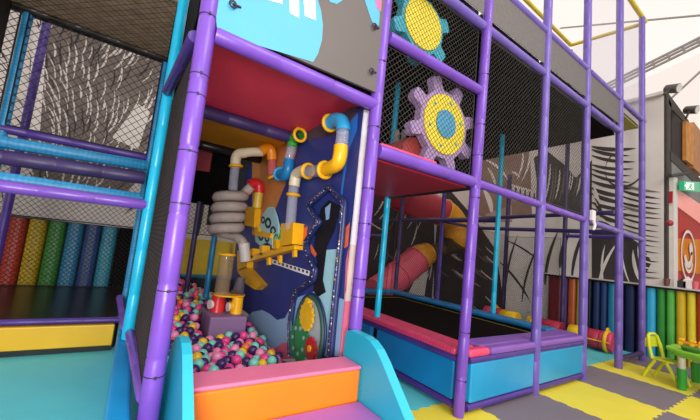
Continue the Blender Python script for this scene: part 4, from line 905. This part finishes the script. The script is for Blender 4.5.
# pink things on the ledge
for q, lab, h, nm in (((682, 283), 'black and white packet on the ledge before the red stall', '#3a3436', 'snack_packet'), ((688, 283), 'white paper bag on the ledge under the emblem', '#efe4e2', 'paper_bag'), ((695, 287), 'pink cup on the ledge at the stall front', '#e86a78', 'drink_cup'), ((667, 284), 'small brown pot on the ledge at the pillar foot', '#7a4a48', 'plant_pot')):
    c = onX(q[0], q[1], 7.72); z0 = 1.262
    mb = MB(); w = .05
    if nm in ('drink_cup', 'plant_pot'): mb.tube([(7.72, c[1], z0), (7.72, c[1], z0+.02), (7.72, c[1], z0+.13)], [.03, .035, .045], mat('prop_'+nm, h, .5), 14)
    else:
        hh = .2 if nm == 'paper_bag' else .16
        mb.prism([(7.68, c[1]-w, z0), (7.76, c[1]-w, z0), (7.76, c[1]+w, z0), (7.68, c[1]+w, z0)], (0, 0, hh*.7), mat('prop_'+nm, h, .7))
        mb.prism([(7.72, c[1]-w, z0+hh*.7), (7.73, c[1], z0+hh), (7.72, c[1]+w, z0+hh*.7)], (.01, 0, 0), mat('prop_'+nm, h, .7))
    tag(mb.build(nm, None, (7.72, c[1], z0)), lab, {'snack_packet': 'packet', 'paper_bag': 'bag', 'drink_cup': 'cup', 'plant_pot': 'pot'}[nm])
# floodlights
for p, q, lab in (((664, 94), (671, 89), 'dark floodlight on the mural wall corner'), ((686, 118), (690, 110), 'dark floodlight above the timber stall box')):
    Yf = -.30; a = onY(*p, Yf); c = onY(*q, Yf)
    o = root('floodlight', tuple(a), lab, 'floodlight', 'floodlights on the stall roof')
    e = c+np.array((-.02, -.10, -.03)); f_ = c+np.array((.02, .08, .03))
    mb = MB(); mb.tube([f_, f_+(e-f_)*.1, e], [.05, .075, .08], mat('lamp_grey', '#5a5450', .5), 14); mb.build('lamp_housing', o)
    mb = MB(); mb.tube([a, c], .018, STG, 8); mb.build('stem', o)
    mb = MB(); mb.tube([e, e+(e-f_)*.04], .07, mat('lamp_glass', '#d8d4cc', .2), 14); mb.build('lens', o)
# truss and cables of the marquee
TRS = mat('truss_grey', '#a39c98', .5, .08)
o = root('roof_truss', tuple(onX(600, 92, 14)), 'grey lattice roof truss slanting under the white marquee', 'truss')
for dy0, dy1 in ((-3, -3.5), (0, 0), (3.2, 4)):
    mb = MB(); mb.tube([onX(585, 98+dy0, 14), onX(720, 31+dy1, 14)], .045, TRS, 8); mb.build('chord', o)
mb = MB()
for i in range(9):
    x = 592+i*15; y = 98-(x-585)*.4963; mb.tube([onX(x, y-3.2, 14), onX(x+3, y+2.4, 14)], .03, TRS, 6)
mb.build('lattice', o)
for p, q, lab in (((540, 30), (715, 14), 'thin grey cable crossing the upper marquee'), ((664, 105), (715, 58), 'thin grey cable slanting up behind the floodlights')):
    mb = MB(); mb.tube([onX(*p, 13), onX(*q, 13)], .03, TRS, 6); tag(mb.build('roof_cable', None, onX(*p, 13)), lab, 'cable')

# ================================================================== LIGHT
w = bpy.data.worlds.new('world'); scene.world = w; w.use_nodes = True
bg = w.node_tree.nodes['Background']; bg.inputs[0].default_value = (1.0, .96, .93, 1); bg.inputs[1].default_value = .55
def area(name, loc, target, size, power, col):
    l = bpy.data.lights.new(name, 'AREA'); l.energy = power; l.size = size; l.color = col; ob = bpy.data.objects.new(name, l); COL.objects.link(ob)
    ob.location = loc; ob.rotation_euler = (Vector(target)-Vector(loc)).to_track_quat('-Z', 'Y').to_euler(); return ob
area('hall_light', (2.5, -6.5, 6.5), (2.5, 0, 1.2), 4.0, 370, (1, .97, .94))
area('pit_fill_light', (-1.3, -3.8, 1.5), (.7, 1.2, 1.7), 1.6, 230, (1, .97, .95))  # added fill brightening the ball pit and deck undersides, no real lamp
scene.view_settings.view_transform = 'Standard'; scene.view_settings.look = 'None'; scene.view_settings.exposure = 0; scene.view_settings.gamma = 1
for ob in scene.objects:
    if '_loc' in ob: del ob['_loc']
